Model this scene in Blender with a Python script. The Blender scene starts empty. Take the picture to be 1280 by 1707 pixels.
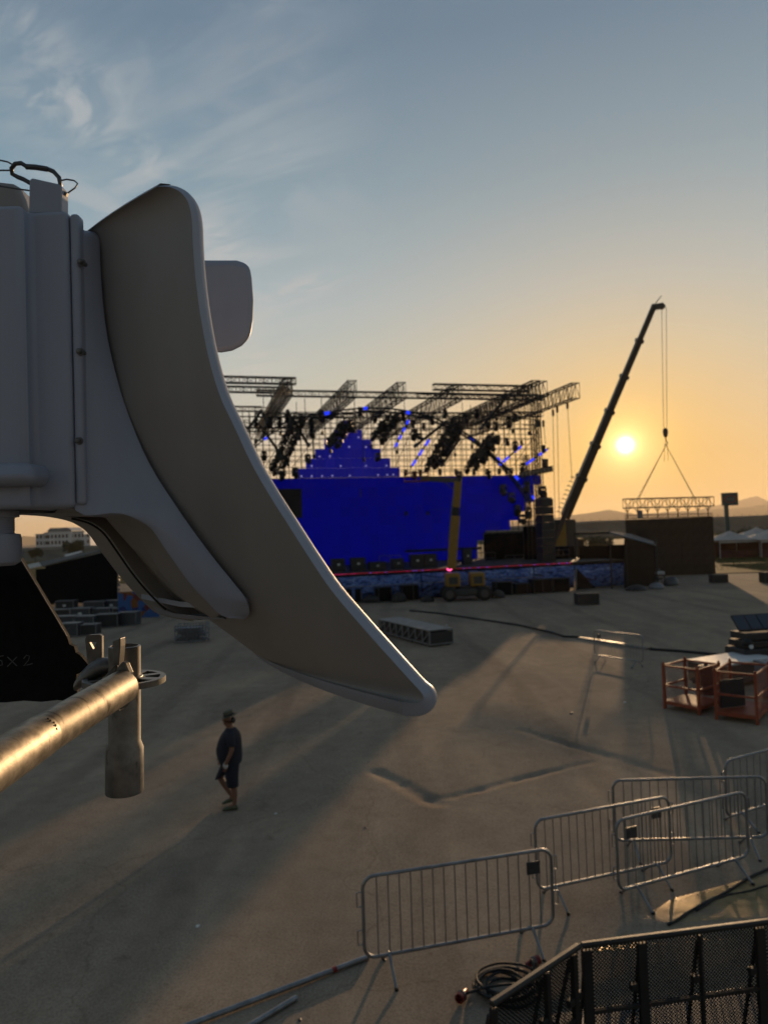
import bpy, bmesh, math, random
from mathutils import Vector, Matrix, noise as mnoise
random.seed(7)
R = math.radians
SC = bpy.context.scene
COL = SC.collection

# ---------------------------------------------------------------- camera
F = 1183.0                       # focal length in photograph pixels (1280 x 1707)
PITCH, ROLL, EYE = 1.57, 2.0, 5.0
cam_d = bpy.data.cameras.new('camera'); cam = bpy.data.objects.new('camera', cam_d); COL.objects.link(cam)
cam_d.sensor_fit = 'VERTICAL'; cam_d.sensor_height = 36.0; cam_d.lens = F / 1707 * 36
cam_d.clip_start = 0.05; cam_d.clip_end = 60000
CAM_M = Matrix.Translation((0, 0, EYE)) @ Matrix.Rotation(R(90 + PITCH), 4, 'X') @ Matrix.Rotation(R(-ROLL), 4, 'Z')
cam.matrix_world = CAM_M
cam_d.dof.use_dof = True; cam_d.dof.focus_distance = 1.12; cam_d.dof.aperture_fstop = 7.0
SC.camera = cam
CAM3 = CAM_M.to_3x3(); EYEV = Vector((0, 0, EYE))

def ray(x, y): return CAM3 @ Vector(((x - 640) / F, -(y - 853.5) / F, -1))
def at(x, y, Y):                 # the point seen at a photograph pixel, at depth Y in front of the camera
    d = ray(x, y); return EYEV + d * (Y / d.y)
def gp(x, y, z=0.0):             # the point of the ground (or of a level z) seen there
    d = ray(x, y); return EYEV + d * ((z - EYE) / d.z)
SUN = ray(1042, 742).normalized()
SUN_EL = math.asin(SUN.z); SUN_AZ = math.atan2(SUN.x, SUN.y)

# ---------------------------------------------------------------- sky and sun
W = bpy.data.worlds.new('World'); SC.world = W; W.use_nodes = True
def sky():
    nt = W.node_tree; N = nt.nodes; L = nt.links; N.clear()
    def n(t, **k):
        o = N.new(t)
        for a, b in k.items(): setattr(o, a, b)
        return o
    def m(op, a, b=None, c=None):
        o = n('ShaderNodeMath', operation=op)
        for i, v in enumerate((a, b, c)):
            if v is None: continue
            if hasattr(v, 'links'): L.new(v, o.inputs[i])
            else: o.inputs[i].default_value = v
        return o.outputs[0]
    def mix(fac, a, b, bt='MIX'):
        o = n('ShaderNodeMix', data_type='RGBA', blend_type=bt)
        for i, v in ((0, fac), (6, a), (7, b)):
            if hasattr(v, 'links'): L.new(v, o.inputs[i])
            elif i == 0: o.inputs[i].default_value = v
            else: o.inputs[i].default_value = (*v, 1)
        return o.outputs[2]
    def ramp(f, pts, interp='LINEAR'):
        o = n('ShaderNodeValToRGB'); cr = o.color_ramp; cr.interpolation = interp
        while len(cr.elements) < len(pts): cr.elements.new(0.5)
        for e, (p, c) in zip(cr.elements, pts): e.position = p; e.color = (*c, 1) if len(c) == 3 else c
        L.new(f, o.inputs[0]); return o.outputs[0]
    tc = n('ShaderNodeTexCoord').outputs['Generated']
    nrm = n('ShaderNodeVectorMath', operation='NORMALIZE'); L.new(tc, nrm.inputs[0]); d = nrm.outputs[0]
    st = n('ShaderNodeTexSky', sky_type='NISHITA'); st.sun_disc = False
    st.sun_elevation = SUN_EL; st.sun_rotation = SUN_AZ
    st.altitude = 0; st.air_density = SKY_AIR; st.dust_density = SKY_DUST; st.ozone_density = SKY_OZONE
    sep = n('ShaderNodeSeparateXYZ'); L.new(d, sep.inputs[0]); z = sep.outputs[2]
    dt = n('ShaderNodeVectorMath', operation='DOT_PRODUCT'); L.new(d, dt.inputs[0]); dt.inputs[1].default_value = SUN
    ang = m('MULTIPLY', m('ARCCOSINE', m('MINIMUM', dt.outputs['Value'], 1.0)), 180 / math.pi)   # degrees from the sun
    base = mix(1.0, st.outputs[0], (SKY_K, SKY_K, SKY_K), 'MULTIPLY')
    # the sky of a hazy evening: compressed towards a pale blue, with a wide warm glow round the sun
    grad = ramp(m('MULTIPLY', m('MAXIMUM', z, 0.0), 1.0), SKY_GRAD)
    base = mix(SKY_MIX, base, grad)
    warm = m('MULTIPLY', m('EXPONENT', m('MULTIPLY', ang, -1 / 13.0)), m('EXPONENT', m('MULTIPLY', m('MAXIMUM', z, 0.0), -3.0)))
    base = mix(m('MINIMUM', m('MULTIPLY', warm, WARM_K), 1.0), base, WARM_C)
    low = m('MULTIPLY', m('EXPONENT', m('MULTIPLY', m('MAXIMUM', z, 0.0), -9.0)), m('EXPONENT', m('MULTIPLY', ang, -1 / 30.0)))
    base = mix(m('MULTIPLY', low, 0.55), base, LOW_C)
    # away from the sun the evening sky is dimmer
    dim = n('ShaderNodeMapRange', interpolation_type='SMOOTHSTEP'); dim.inputs[1].default_value = 40; dim.inputs[2].default_value = 150; dim.inputs[3].default_value = 1.0; dim.inputs[4].default_value = SKY_EAST
    L.new(ang, dim.inputs[0]); base = mix(1.0, base, dim.outputs[0], 'MULTIPLY')
    # thin cirrus
    zz = m('ADD', m('MAXIMUM', z, 0.0), 0.12)
    cx = m('DIVIDE', sep.outputs[0], zz); cy = m('DIVIDE', sep.outputs[1], zz)
    def cloud(sx, sy, rot, scale, lo, hi, seed, dist=1.0):
        u = m('ADD', m('MULTIPLY', cx, math.cos(rot)), m('MULTIPLY', cy, math.sin(rot)))
        v = m('ADD', m('MULTIPLY', cx, -math.sin(rot)), m('MULTIPLY', cy, math.cos(rot)))
        c = n('ShaderNodeCombineXYZ'); L.new(m('MULTIPLY', u, sx), c.inputs[0]); L.new(m('MULTIPLY', v, sy), c.inputs[1]); c.inputs[2].default_value = seed
        t = n('ShaderNodeTexNoise'); t.inputs['Scale'].default_value = scale; t.inputs['Detail'].default_value = 6; t.inputs['Roughness'].default_value = 0.58
        t.inputs['Distortion'].default_value = dist; L.new(c.outputs[0], t.inputs[0])
        mr = n('ShaderNodeMapRange', interpolation_type='SMOOTHSTEP'); mr.inputs[1].default_value = lo; mr.inputs[2].default_value = hi
        L.new(t.outputs[0], mr.inputs[0]); return mr.outputs[0]
    big = cloud(0.5, 0.5, 0, 0.9, 0.47, 0.62, 10.2, 0.2)                    # where cloud is at all
    az = m('ARCTAN2', sep.outputs[0], sep.outputs[1])
    west = n('ShaderNodeMapRange', interpolation_type='SMOOTHSTEP'); west.inputs[1].default_value = 0.05; west.inputs[2].default_value = -0.22
    L.new(az, west.inputs[0])
    fine = cloud(0.42, 2.0, R(-24), 2.6, 0.43, 0.70, 7.4, 0.7)
    tuft = cloud(1.0, 1.0, R(20), 3.2, 0.48, 0.72, 4.6, 0.5)
    wisp = cloud(1.3, 3.0, R(-30), 3.4, 0.40, 0.64, 2.9, 1.2)
    cl = m('MULTIPLY', m('MAXIMUM', fine, m('MULTIPLY', tuft, 0.8)), m('MULTIPLY', west.outputs[0], m('ADD', m('MULTIPLY', big, 0.75), 0.25)))
    # a few brighter wisps low in the west
    el = m('ARCSINE', z)
    for (px, py), sx, sy, tilt, k in (((424, 600), 1.0, 2.6, 8, 1.0), ((500, 478), 3.2, .75, 14, .9), ((372, 410), 2.4, 1.6, -40, .7), ((120, 170), 4.5, 1.8, 20, .6), ((40, 40), 3.0, 1.6, -30, .5), ((220, 250), 5.0, 1.3, -20, .5), ((-500, 380), 6.0, 1.4, -12, .5)):
        rd = ray(px, py).normalized(); a0, e0 = math.atan2(rd.x, rd.y), math.asin(rd.z); c_, s_ = math.cos(R(tilt)), math.sin(R(tilt))
        da = m('MULTIPLY', m('SUBTRACT', az, a0), 180 / math.pi * math.cos(e0)); de = m('MULTIPLY', m('SUBTRACT', el, e0), 180 / math.pi)
        u_ = m('DIVIDE', m('ADD', m('MULTIPLY', da, c_), m('MULTIPLY', de, s_)), sx); v_ = m('DIVIDE', m('SUBTRACT', m('MULTIPLY', de, c_), m('MULTIPLY', da, s_)), sy)
        blob = m('EXPONENT', m('MULTIPLY', m('ADD', m('MULTIPLY', u_, u_), m('MULTIPLY', v_, v_)), -1.0))
        cl = m('ADD', cl, m('MULTIPLY', m('MULTIPLY', blob, k), m('ADD', m('MULTIPLY', wisp, 1.15), .08)))
    cl = m('MINIMUM', cl, 1.0)
    ccol = mix(m('EXPONENT', m('MULTIPLY', m('MAXIMUM', z, 0.0), -5.0)), (0.42, 0.46, 0.50), (0.80, 0.70, 0.50))
    base = mix(m('MULTIPLY', cl, 0.72), base, ccol)
    # aureole and the sun itself, at its true size seen through haze
    glow = m('ADD', m('MULTIPLY', m('EXPONENT', m('MULTIPLY', ang, -1 / 1.15)), 1.8), m('MULTIPLY', m('EXPONENT', m('MULTIPLY', ang, -1 / 4.0)), 0.11))
    gcol = mix(1.0, (1.0, 0.72, 0.30), glow, 'MULTIPLY')
    base = mix(1.0, base, gcol, 'ADD')
    disc = m('EXPONENT', m('MULTIPLY', m('POWER', m('DIVIDE', ang, 0.46), 2.0), -1.0))
    base = mix(1.0, base, mix(1.0, (7.0, 5.6, 3.6), disc, 'MULTIPLY'), 'ADD')
    base = mix(1.0, base, (10, 10, 10), 'MULTIPLY')
    bg = n('ShaderNodeBackground'); L.new(base, bg.inputs[0]); bg.inputs[1].default_value = SKY_STRENGTH
    out = n('ShaderNodeOutputWorld'); L.new(bg.outputs[0], out.inputs[0])
SKY_AIR, SKY_DUST, SKY_OZONE = 1.0, 1.0, 1.0
SKY_K = 0.1
SKY_MIX = 0.94
SKY_GRAD = [(0.0, (0.60, 0.43, 0.27)), (0.06, (0.59, 0.50, 0.38)), (0.13, (0.53, 0.54, 0.49)), (0.22, (0.43, 0.53, 0.53)), (0.31, (0.335, 0.46, 0.53)), (0.44, (0.203, 0.33, 0.42)), (0.58, (0.128, 0.22, 0.315)), (1.0, (0.08, 0.135, 0.21))]
WARM_K, WARM_C, LOW_C = 1.7, (0.90, 0.53, 0.14), (0.84, 0.50, 0.20)
SKY_STRENGTH = 0.1
SKY_EAST = 0.4
sky()
sun_d = bpy.data.lights.new('sun', 'SUN'); sun_d.energy = 5.0; sun_d.angle = R(0.5); sun_d.color = (1.0, 0.65, 0.35)
sun = bpy.data.objects.new('sun', sun_d); COL.objects.link(sun); sun.rotation_euler = (-SUN).to_track_quat('-Z', 'Y').to_euler(); sun.location = (30, 60, 30)

VS = SC.view_settings
SC.display_settings.display_device = 'sRGB'
VS.view_transform = 'Standard'; VS.look = 'None'; VS.exposure = 0.0; VS.gamma = 1.0; VS.use_curve_mapping = False
CY = SC.cycles
CY.use_denoising = True; CY.use_adaptive_sampling = True; CY.adaptive_threshold = 0.02; CY.max_bounces = 5; CY.diffuse_bounces = 2; CY.glossy_bounces = 2; CY.transmission_bounces = 4
CY.transparent_max_bounces = 12; CY.volume_bounces = 0; CY.sample_clamp_indirect = 4.0; CY.caustics_reflective = False; CY.caustics_refractive = False

# ---------------------------------------------------------------- helpers
def tag(o, label=None, cat=None, group=None, kind=None):
    if label: o['label'] = label
    if cat: o['category'] = cat
    if group: o['group'] = group
    if kind: o['kind'] = kind
    return o
def thing(name, label, cat, loc=(0, 0, 0), rotz=0.0, group=None):
    o = bpy.data.objects.new(name, None); COL.objects.link(o); o.empty_display_size = 0.1
    o.location = loc; o.rotation_euler = (0, 0, rotz)
    return tag(o, label, cat, group)
def copy_tree(o, parent=None):
    c = o.copy(); COL.objects.link(c); c.parent = parent
    for ch in [k for k in bpy.data.objects if k.parent is o]: copy_tree(ch, c)
    return c
def put(o, name, parent=None, loc=None, rot=None, scale=None):     # another object sharing the mesh of o
    c = o.copy(); c.name = name; COL.objects.link(c); c.parent = parent
    if loc is not None: c.location = loc
    if rot is not None: c.rotation_euler = rot
    if scale is not None: c.scale = scale
    return c
def frame(a, b):
    z = (b - a).normalized(); x = z.orthogonal().normalized(); return x, z.cross(x), z
class MB:
    def __init__(s): s.v = []; s.f = []
    def add(s, vs, fs):
        n = len(s.v); s.v += [Vector(q) for q in vs]; s.f += [tuple(i + n for i in f) for f in fs]; return s
    def box(s, c, d, rot=None):
        c = Vector(c); vs = []
        for z in (-.5, .5):
            for x, y in ((-.5, -.5), (.5, -.5), (.5, .5), (-.5, .5)):
                p = Vector((x * d[0], y * d[1], z * d[2]))
                if rot is not None: p = rot @ p
                vs.append(c + p)
        return s.add(vs, [(3, 2, 1, 0), (4, 5, 6, 7), (0, 1, 5, 4), (1, 2, 6, 5), (2, 3, 7, 6), (3, 0, 4, 7)])
    def box2(s, a, b): return s.box([(a[i] + b[i]) / 2 for i in range(3)], [abs(a[i] - b[i]) for i in range(3)])
    def bar(s, a, b, w, h=None, up=(0, 0, 1)):                       # rectangular bar from a to b
        a, b = Vector(a), Vector(b); z = (b - a).normalized(); u = Vector(up)
        if abs(z.dot(u)) > .98: u = Vector((0, 1, 0))
        x = z.cross(u).normalized(); y = x.cross(z).normalized(); h = h or w
        vs = [p + x * i * w / 2 + y * j * h / 2 for p in (a, b) for i, j in ((-1, -1), (1, -1), (1, 1), (-1, 1))]
        return s.add(vs, [(3, 2, 1, 0), (4, 5, 6, 7), (0, 1, 5, 4), (1, 2, 6, 5), (2, 3, 7, 6), (3, 0, 4, 7)])
    def tube(s, a, b, r, n=8, r2=None, cap=True):
        a, b = Vector(a), Vector(b); x, y, z = frame(a, b); r2 = r if r2 is None else r2
        vs = [p + (x * math.cos(t) + y * math.sin(t)) * q for p, q in ((a, r), (b, r2)) for t in [2 * math.pi * k / n for k in range(n)]]
        fs = [(k, (k + 1) % n, n + (k + 1) % n, n + k) for k in range(n)]
        if cap: fs += [tuple(range(n))[::-1], tuple(range(n, 2 * n))]
        return s.add(vs, fs)
    def path(s, pts, r, n=8, closed=False, rad=None):                # tube swept along points
        P = [Vector(p) for p in pts]; m = len(P); rings = []; px = None
        for i, p in enumerate(P):
            a = P[(i - 1) % m] if (i or closed) else P[0]; b = P[(i + 1) % m] if (i < m - 1 or closed) else P[-1]
            t = (b - a).normalized()
            x = t.orthogonal().normalized() if px is None else (px - t * px.dot(t)).normalized()
            px = x; y = t.cross(x); q = rad[i] if rad else r
            rings.append([p + (x * math.cos(k * 2 * math.pi / n) + y * math.sin(k * 2 * math.pi / n)) * q for k in range(n)])
        return s.loft(rings, closed, cap=not closed)
    def loft(s, rings, closed=False, cap=True):
        n = len(rings[0]); m = len(rings); fs = []
        for i in range(m if closed else m - 1):
            j = (i + 1) % m
            for k in range(n): fs.append((i * n + k, i * n + (k + 1) % n, j * n + (k + 1) % n, j * n + k))
        if cap and not closed: fs += [tuple(range(n))[::-1], tuple(range((m - 1) * n, m * n))]
        return s.add([p for r in rings for p in r], fs)
    def grid(s, rows):                                               # open surface from rows of points
        n = len(rows[0]); fs = []
        for i in range(len(rows) - 1):
            for k in range(n - 1): fs.append((i * n + k, i * n + k + 1, (i + 1) * n + k + 1, (i + 1) * n + k))
        return s.add([p for r in rows for p in r], fs)
    def prism(s, poly, off):                                         # polygon of 3D points, pushed along off
        n = len(poly); P = [Vector(p) for p in poly]; o = Vector(off)
        return s.add(P + [p + o for p in P], [tuple(range(n))[::-1], tuple(range(n, 2 * n))] + [(k, (k + 1) % n, n + (k + 1) % n, n + k) for k in range(n)])
    def lathe(s, prof, c=(0, 0, 0), n=24, axis=None):                # profile of (radius, height) about an axis at c
        c = Vector(c); z = Vector(axis or (0, 0, 1)).normalized(); x = z.orthogonal().normalized(); y = z.cross(x)
        return s.loft([[c + z * h + (x * math.cos(2 * math.pi * k / n) + y * math.sin(2 * math.pi * k / n)) * max(r, 1e-4) for k in range(n)] for r, h in prof])
    def ball(s, c, r, n=10, m=7):
        c = Vector(c); r = Vector(r) if hasattr(r, '__len__') else Vector((r, r, r)); rings = []
        for i in range(m):
            a = -math.pi / 2 + math.pi * (i + .02) / (m - 1 + .04)
            rings.append([c + Vector((r.x * math.cos(a) * math.cos(2 * math.pi * k / n), r.y * math.cos(a) * math.sin(2 * math.pi * k / n), r.z * math.sin(a))) for k in range(n)])
        return s.loft(rings)
    def mesh(s, name, mat=None, smooth=None, fix=True):
        me = bpy.data.meshes.new(name); me.from_pydata([tuple(v) for v in s.v], [], s.f); me.update()
        if fix:
            bm = bmesh.new(); bm.from_mesh(me); bmesh.ops.recalc_face_normals(bm, faces=bm.faces); bm.to_mesh(me); bm.free()
        if mat: me.materials.append(mat)
        if smooth is not None:
            for p in me.polygons: p.use_smooth = True
            if smooth < 179: me.set_sharp_from_angle(angle=R(smooth))
        return me
    def build(s, name, mat=None, parent=None, smooth=None, bevel=None, loc=None, rot=None, seg=2, subsurf=0):
        o = bpy.data.objects.new(name, s.mesh(name, mat, smooth)); COL.objects.link(o); o.parent = parent
        if loc is not None: o.location = loc
        if rot is not None: o.rotation_euler = rot
        if bevel:
            b = o.modifiers.new('bevel', 'BEVEL'); b.width = bevel; b.segments = seg; b.limit_method = 'ANGLE'; b.angle_limit = R(35); b.use_clamp_overlap = True
        if subsurf: o.modifiers.new('sub', 'SUBSURF').render_levels = subsurf
        return o

# ---------------------------------------------------------------- materials
MATS = {}
def mat(name, col, rough=0.6, metal=0.0, var=0.12, scale=6.0, bump=0.0, bscale=60.0, emit=None, estr=0.0, spec=0.5, coord='Object', col2=None, stretch=None):
    if name in MATS: return MATS[name]
    m = bpy.data.materials.new(name); m.use_nodes = True; nt = m.node_tree; N = nt.nodes; L = nt.links
    b = N['Principled BSDF']; b.inputs['Roughness'].default_value = rough; b.inputs['Metallic'].default_value = metal
    b.inputs['Specular IOR Level'].default_value = spec
    tc = N.new('ShaderNodeTexCoord'); src = tc.outputs[coord]
    if stretch:
        mp = N.new('ShaderNodeMapping'); mp.inputs['Scale'].default_value = stretch; L.new(src, mp.inputs[0]); src = mp.outputs[0]
    if var:
        t = N.new('ShaderNodeTexNoise'); t.inputs['Scale'].default_value = scale; t.inputs['Detail'].default_value = 6; t.inputs['Roughness'].default_value = .6
        L.new(src, t.inputs[0])
        cr = N.new('ShaderNodeValToRGB'); cr.color_ramp.elements[0].position = .3; cr.color_ramp.elements[1].position = .72
        c2 = col2 or tuple(min(1, c * (1 + var)) for c in col); c1 = tuple(c * (1 - var) for c in col)
        cr.color_ramp.elements[0].color = (*c1, 1); cr.color_ramp.elements[1].color = (*c2, 1)
        L.new(t.outputs[0], cr.inputs[0]); L.new(cr.outputs[0], b.inputs['Base Color'])
        mr = N.new('ShaderNodeMapRange'); mr.inputs[3].default_value = max(0, rough - .12); mr.inputs[4].default_value = min(1, rough + .12)
        L.new(t.outputs[0], mr.inputs[0]); L.new(mr.outputs[0], b.inputs['Roughness'])
    else: b.inputs['Base Color'].default_value = (*col, 1)
    if bump:
        t2 = N.new('ShaderNodeTexNoise'); t2.inputs['Scale'].default_value = bscale; t2.inputs['Detail'].default_value = 4; L.new(src, t2.inputs[0])
        bp = N.new('ShaderNodeBump'); bp.inputs['Strength'].default_value = bump; bp.inputs['Distance'].default_value = 0.01
        L.new(t2.outputs[0], bp.inputs['Height']); L.new(bp.outputs[0], b.inputs['Normal'])
    if emit:
        b.inputs['Emission Color'].default_value = (*emit, 1); b.inputs['Emission Strength'].default_value = estr
    MATS[name] = m; return m
def nodes_of(m):
    nt = m.node_tree; return nt, nt.nodes, nt.links, nt.nodes['Principled BSDF']

M_PLASTIC = mat('light grey plastic', (0.29, 0.272, 0.26), .46, var=.09, scale=9, stretch=(1, 1, .3), bump=.05, bscale=900)
M_PLASTIC2 = mat('pale grey moulded plastic', (0.325, 0.348, 0.425), .48, var=.09, scale=9, stretch=(1, 1, .3), bump=.05, bscale=900)
M_GALV = mat('galvanised steel', (0.19, 0.186, 0.18), .48, .75, var=.35, scale=40, bump=.03, bscale=500)
M_BLACKM = mat('black painted steel', (0.012, 0.012, 0.013), .5, var=.3)
M_BLACK = mat('black fabric', (0.008, 0.008, 0.009), .95, var=.3, scale=3, spec=.1)
M_STEEL = mat('dark steel', (0.10, 0.10, 0.105), .4, .7, var=.25, scale=20)
M_ALU = mat('aluminium truss', (0.03, 0.029, 0.028), .65, .0, var=.15)
M_CASE = mat('flight case black laminate', (0.02, 0.02, 0.022), .55, var=.2, scale=4)
M_CASEM = mat('flight case metal edge', (0.20, 0.205, 0.22), .45, .5, var=.2)
M_RUBBER = mat('black rubber', (0.012, 0.012, 0.012), .7, var=.25, scale=10)
M_WHITE = mat('white paint', (0.6, 0.6, 0.58), .55, var=.08)
M_RED = mat('red plastic plug', (0.20, 0.012, 0.010), .4, var=.15)
M_YELLOW = mat('yellow machine paint', (0.30, 0.165, 0.02), .5, var=.2, scale=3)
M_CRANE = mat('crane yellow paint', (0.40, 0.22, 0.03), .5, var=.2, scale=2)
M_BOOM = mat('crane boom dark grey', (0.06, 0.055, 0.05), .5, var=.2, scale=1)
M_ORANGE = mat('rusty red stillage paint', (0.29, 0.045, 0.018), .55, var=.3, scale=5, col2=(0.36, 0.085, 0.03))
M_RIG = mat('dark scaffold tube', (0.028, 0.027, 0.026), .6, .2, var=.2)

# ================================================================ THE SETTING
def sstep(a, b, x):
    t = max(0.0, min(1.0, (x - a) / (b - a))); return t * t * (3 - 2 * t)
GROOVES = []                      # old trench marks in the concrete: polyline points, half width, depth
for pts, w, dep in ((((628, 1287), (668, 1308), (712, 1332), (728, 1340)), .22, .040), (((742, 1331), (800, 1317), (860, 1301), (930, 1284), (985, 1271)), .12, .020),
                    (((868, 1217), (905, 1229), (950, 1243), (1010, 1259), (1060, 1275), (1110, 1291)), .18, .032)):
    GROOVES.append(([gp(*p) for p in pts], w, dep))
def gz(x, y):
    if y > 90 or abs(x) > 90 or y < -30: return 0.0
    k = 1 - sstep(55, 85, y)
    z = .030 * mnoise.noise((x / 7 + 3, y / 9, 1.3)) + .012 * mnoise.noise((x / 2.1, y / 3.3 + 9, 4.1)) + .0035 * mnoise.noise((x / .55, y / .8, 7.7))
    if -4 < x < 9 and 10 < y < 22:
        for P, w, dep in GROOVES:
            for a, b in zip(P, P[1:]):
                ex, ey = b.x - a.x, b.y - a.y; t = max(0, min(1, ((x - a.x) * ex + (y - a.y) * ey) / (ex * ex + ey * ey)))
                d = math.hypot(x - a.x - ex * t, y - a.y - ey * t) + .03 * mnoise.noise((x * 2, y * 2, 2))
                if d < w: z = min(z, z * .5 - dep * (.75 + .7 * mnoise.noise((x * .9, y * .9, 6))) * (1 - sstep(w * .1, w, d)))
    return z * k
def gpt(x, y):                    # ground point under a pixel, with the unevenness of the ground
    p = gp(x, y); p.z = gz(p.x, p.y); return p
def spaced(a, b, s): n = max(1, round((b - a) / s)); return [a + (b - a) * i / n for i in range(n)]
def ground_material():
    m = mat('worn concrete ground', (0.19, 0.168, 0.142), .95, var=0, spec=.03); nt, N, L, b = nodes_of(m)
    tc = N.new('ShaderNodeTexCoord').outputs['Object']
    def noise(sc, det=8, rough=.6, dist=0, stretch=None):
        s = tc
        if stretch:
            mp = N.new('ShaderNodeMapping'); mp.inputs['Scale'].default_value = stretch; mp.inputs['Rotation'].default_value = (0, 0, .35); L.new(tc, mp.inputs[0]); s = mp.outputs[0]
        t = N.new('ShaderNodeTexNoise'); t.inputs['Scale'].default_value = sc; t.inputs['Detail'].default_value = det; t.inputs['Roughness'].default_value = rough; t.inputs['Distortion'].default_value = dist
        L.new(s, t.inputs[0]); return t.outputs[0]
    def ramp(f, a, c0, e, c1):
        r = N.new('ShaderNodeValToRGB'); r.color_ramp.elements[0].position = a; r.color_ramp.elements[1].position = e
        r.color_ramp.elements[0].color = (*c0, 1); r.color_ramp.elements[1].color = (*c1, 1); L.new(f, r.inputs[0]); return r.outputs[0]
    def mul(a, c, fac=1.0):
        x = N.new('ShaderNodeMix'); x.data_type = 'RGBA'; x.blend_type = 'MULTIPLY'; x.inputs[0].default_value = fac; L.new(a, x.inputs[6]); L.new(c, x.inputs[7]); return x.outputs[2]
    c = ramp(noise(.16, 7, .62), .32, (0.278, 0.224, 0.171), .68, (0.360, 0.284, 0.208))
    c = mul(c, ramp(noise(.55, 6, .6, .6, (1, .35, 1)), .34, (.82, .82, .83), .62, (1.08, 1.07, 1.05)))
    c = mul(c, ramp(noise(2.4, 8, .68), .30, (.86, .85, .84), .66, (1.06, 1.06, 1.06)))
    c = mul(c, ramp(noise(38, 3, .7), .28, (.68, .67, .66), .62, (1.16, 1.16, 1.16)))
    c = mul(c, ramp(noise(1.1, 4, .5, 1.4), .22, (.70, .69, .68), .33, (1, 1, 1)))            # oil and damp stains
    st = N.new('ShaderNodeTexVoronoi'); st.feature = 'F1'; st.inputs['Scale'].default_value = 3.1; L.new(tc, st.inputs[0])
    c = mul(c, ramp(st.outputs['Distance'], .02, (.35, .34, .33), .045, (1, 1, 1)))             # specks of dirt
    wv = N.new('ShaderNodeVectorMath'); wv.operation = 'ADD'; dn = N.new('ShaderNodeTexNoise'); dn.inputs['Scale'].default_value = .9; dn.inputs['Detail'].default_value = 6; L.new(tc, dn.inputs[0])
    L.new(tc, wv.inputs[0]); L.new(dn.outputs['Color'], wv.inputs[1])
    vc = N.new('ShaderNodeTexVoronoi'); vc.feature = 'DISTANCE_TO_EDGE'; vc.inputs['Scale'].default_value = .21; L.new(wv.outputs[0], vc.inputs[0])
    c = mul(c, ramp(vc.outputs['Distance'], 0.0, (.80, .79, .78), .004, (1, 1, 1)))              # hairline cracks
    wt = N.new('ShaderNodeTexWave'); wt.inputs['Scale'].default_value = .085; wt.inputs['Distortion'].default_value = 5; wt.inputs['Detail'].default_value = 3; wt.inputs['Detail Scale'].default_value = .25; L.new(tc, wt.inputs[0])
    c = mul(c, ramp(wt.outputs['Fac'], .02, (.86, .86, .87), .10, (1, 1, 1)))                        # tyre tracks
    L.new(c, b.inputs['Base Color'])
    b.inputs['Roughness'].default_value = 1.0
    bp = N.new('ShaderNodeBump'); bp.inputs['Strength'].default_value = .18; bp.inputs['Distance'].default_value = .012
    L.new(noise(9, 6, .65), bp.inputs['Height']); bp2 = N.new('ShaderNodeBump'); bp2.inputs['Strength'].default_value = .3; bp2.inputs['Distance'].default_value = .004
    L.new(noise(70, 3, .6), bp2.inputs['Height']); L.new(bp.outputs[0], bp2.inputs['Normal']); L.new(bp2.outputs[0], b.inputs['Normal'])
    return m
def make_ground():
    xs = [-9000, -3000, -1000, -400, -200, -100] + spaced(-60, -20, 4) + spaced(-20, -4, .32) + spaced(-4, 9, .09) + spaced(9, 30, .4) + spaced(30, 60, 4) + [60, 100, 200, 400, 1000, 3000, 9000]
    ys = [-500, -100, -30, -10, 0] + spaced(2, 10, .2) + spaced(10, 20.5, .09) + spaced(20.5, 60, .4) + spaced(60, 100, 3) + [100, 150, 250, 500, 1000, 3000, 10500]
    mb = MB(); mb.grid([[(x, y, gz(x, y)) for x in xs] for y in ys])
    o = mb.build('ground', ground_material(), smooth=180); tag(o, kind='structure'); return o
make_ground()
M_GRASS = mat('dry grass', (0.040, 0.052, 0.012), .95, var=.5, scale=.35, col2=(0.085, 0.075, 0.025), spec=.03, bump=.5, bscale=8)
def make_field():
    rng = random.Random(5)
    xs = [-600, -300, -150] + spaced(-100, 160, 3) + [160, 300, 600]
    mb = MB(); edge = [(x, (84 if x < 27 else 66) + (3.5 if x < 27 else 1.2) * mnoise.noise((x / 9, 2, 5)) + 1.5 * mnoise.noise((x / 2.3, 4, 5))) for x in xs]
    mb.grid([[(x, y, .05) for x, y in edge], [(x, 140, .06) for x, y in edge], [(x, 420, .06) for x, y in edge]])
    tag(mb.build('grass_field', M_GRASS, smooth=180), kind='structure')
    mb = MB()                                                         # taller tufts along its edge, too many to count
    for i in range(5200):
        x = rng.uniform(4, 60); y = rng.uniform(88 if x < 29 else 69, 120); h = rng.uniform(.1, .42); a = rng.uniform(0, 6.3); w = .05
        mb.add([(x, y, 0), (x + w * math.cos(a), y + w * math.sin(a), 0), (x + rng.uniform(-.15, .15), y + rng.uniform(-.15, .15), h)], [(0, 1, 2)])
    tag(mb.build('grass_tufts', M_GRASS), 'tufts of dry grass on the field behind the tents', 'grass', kind='stuff')
make_field()

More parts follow.
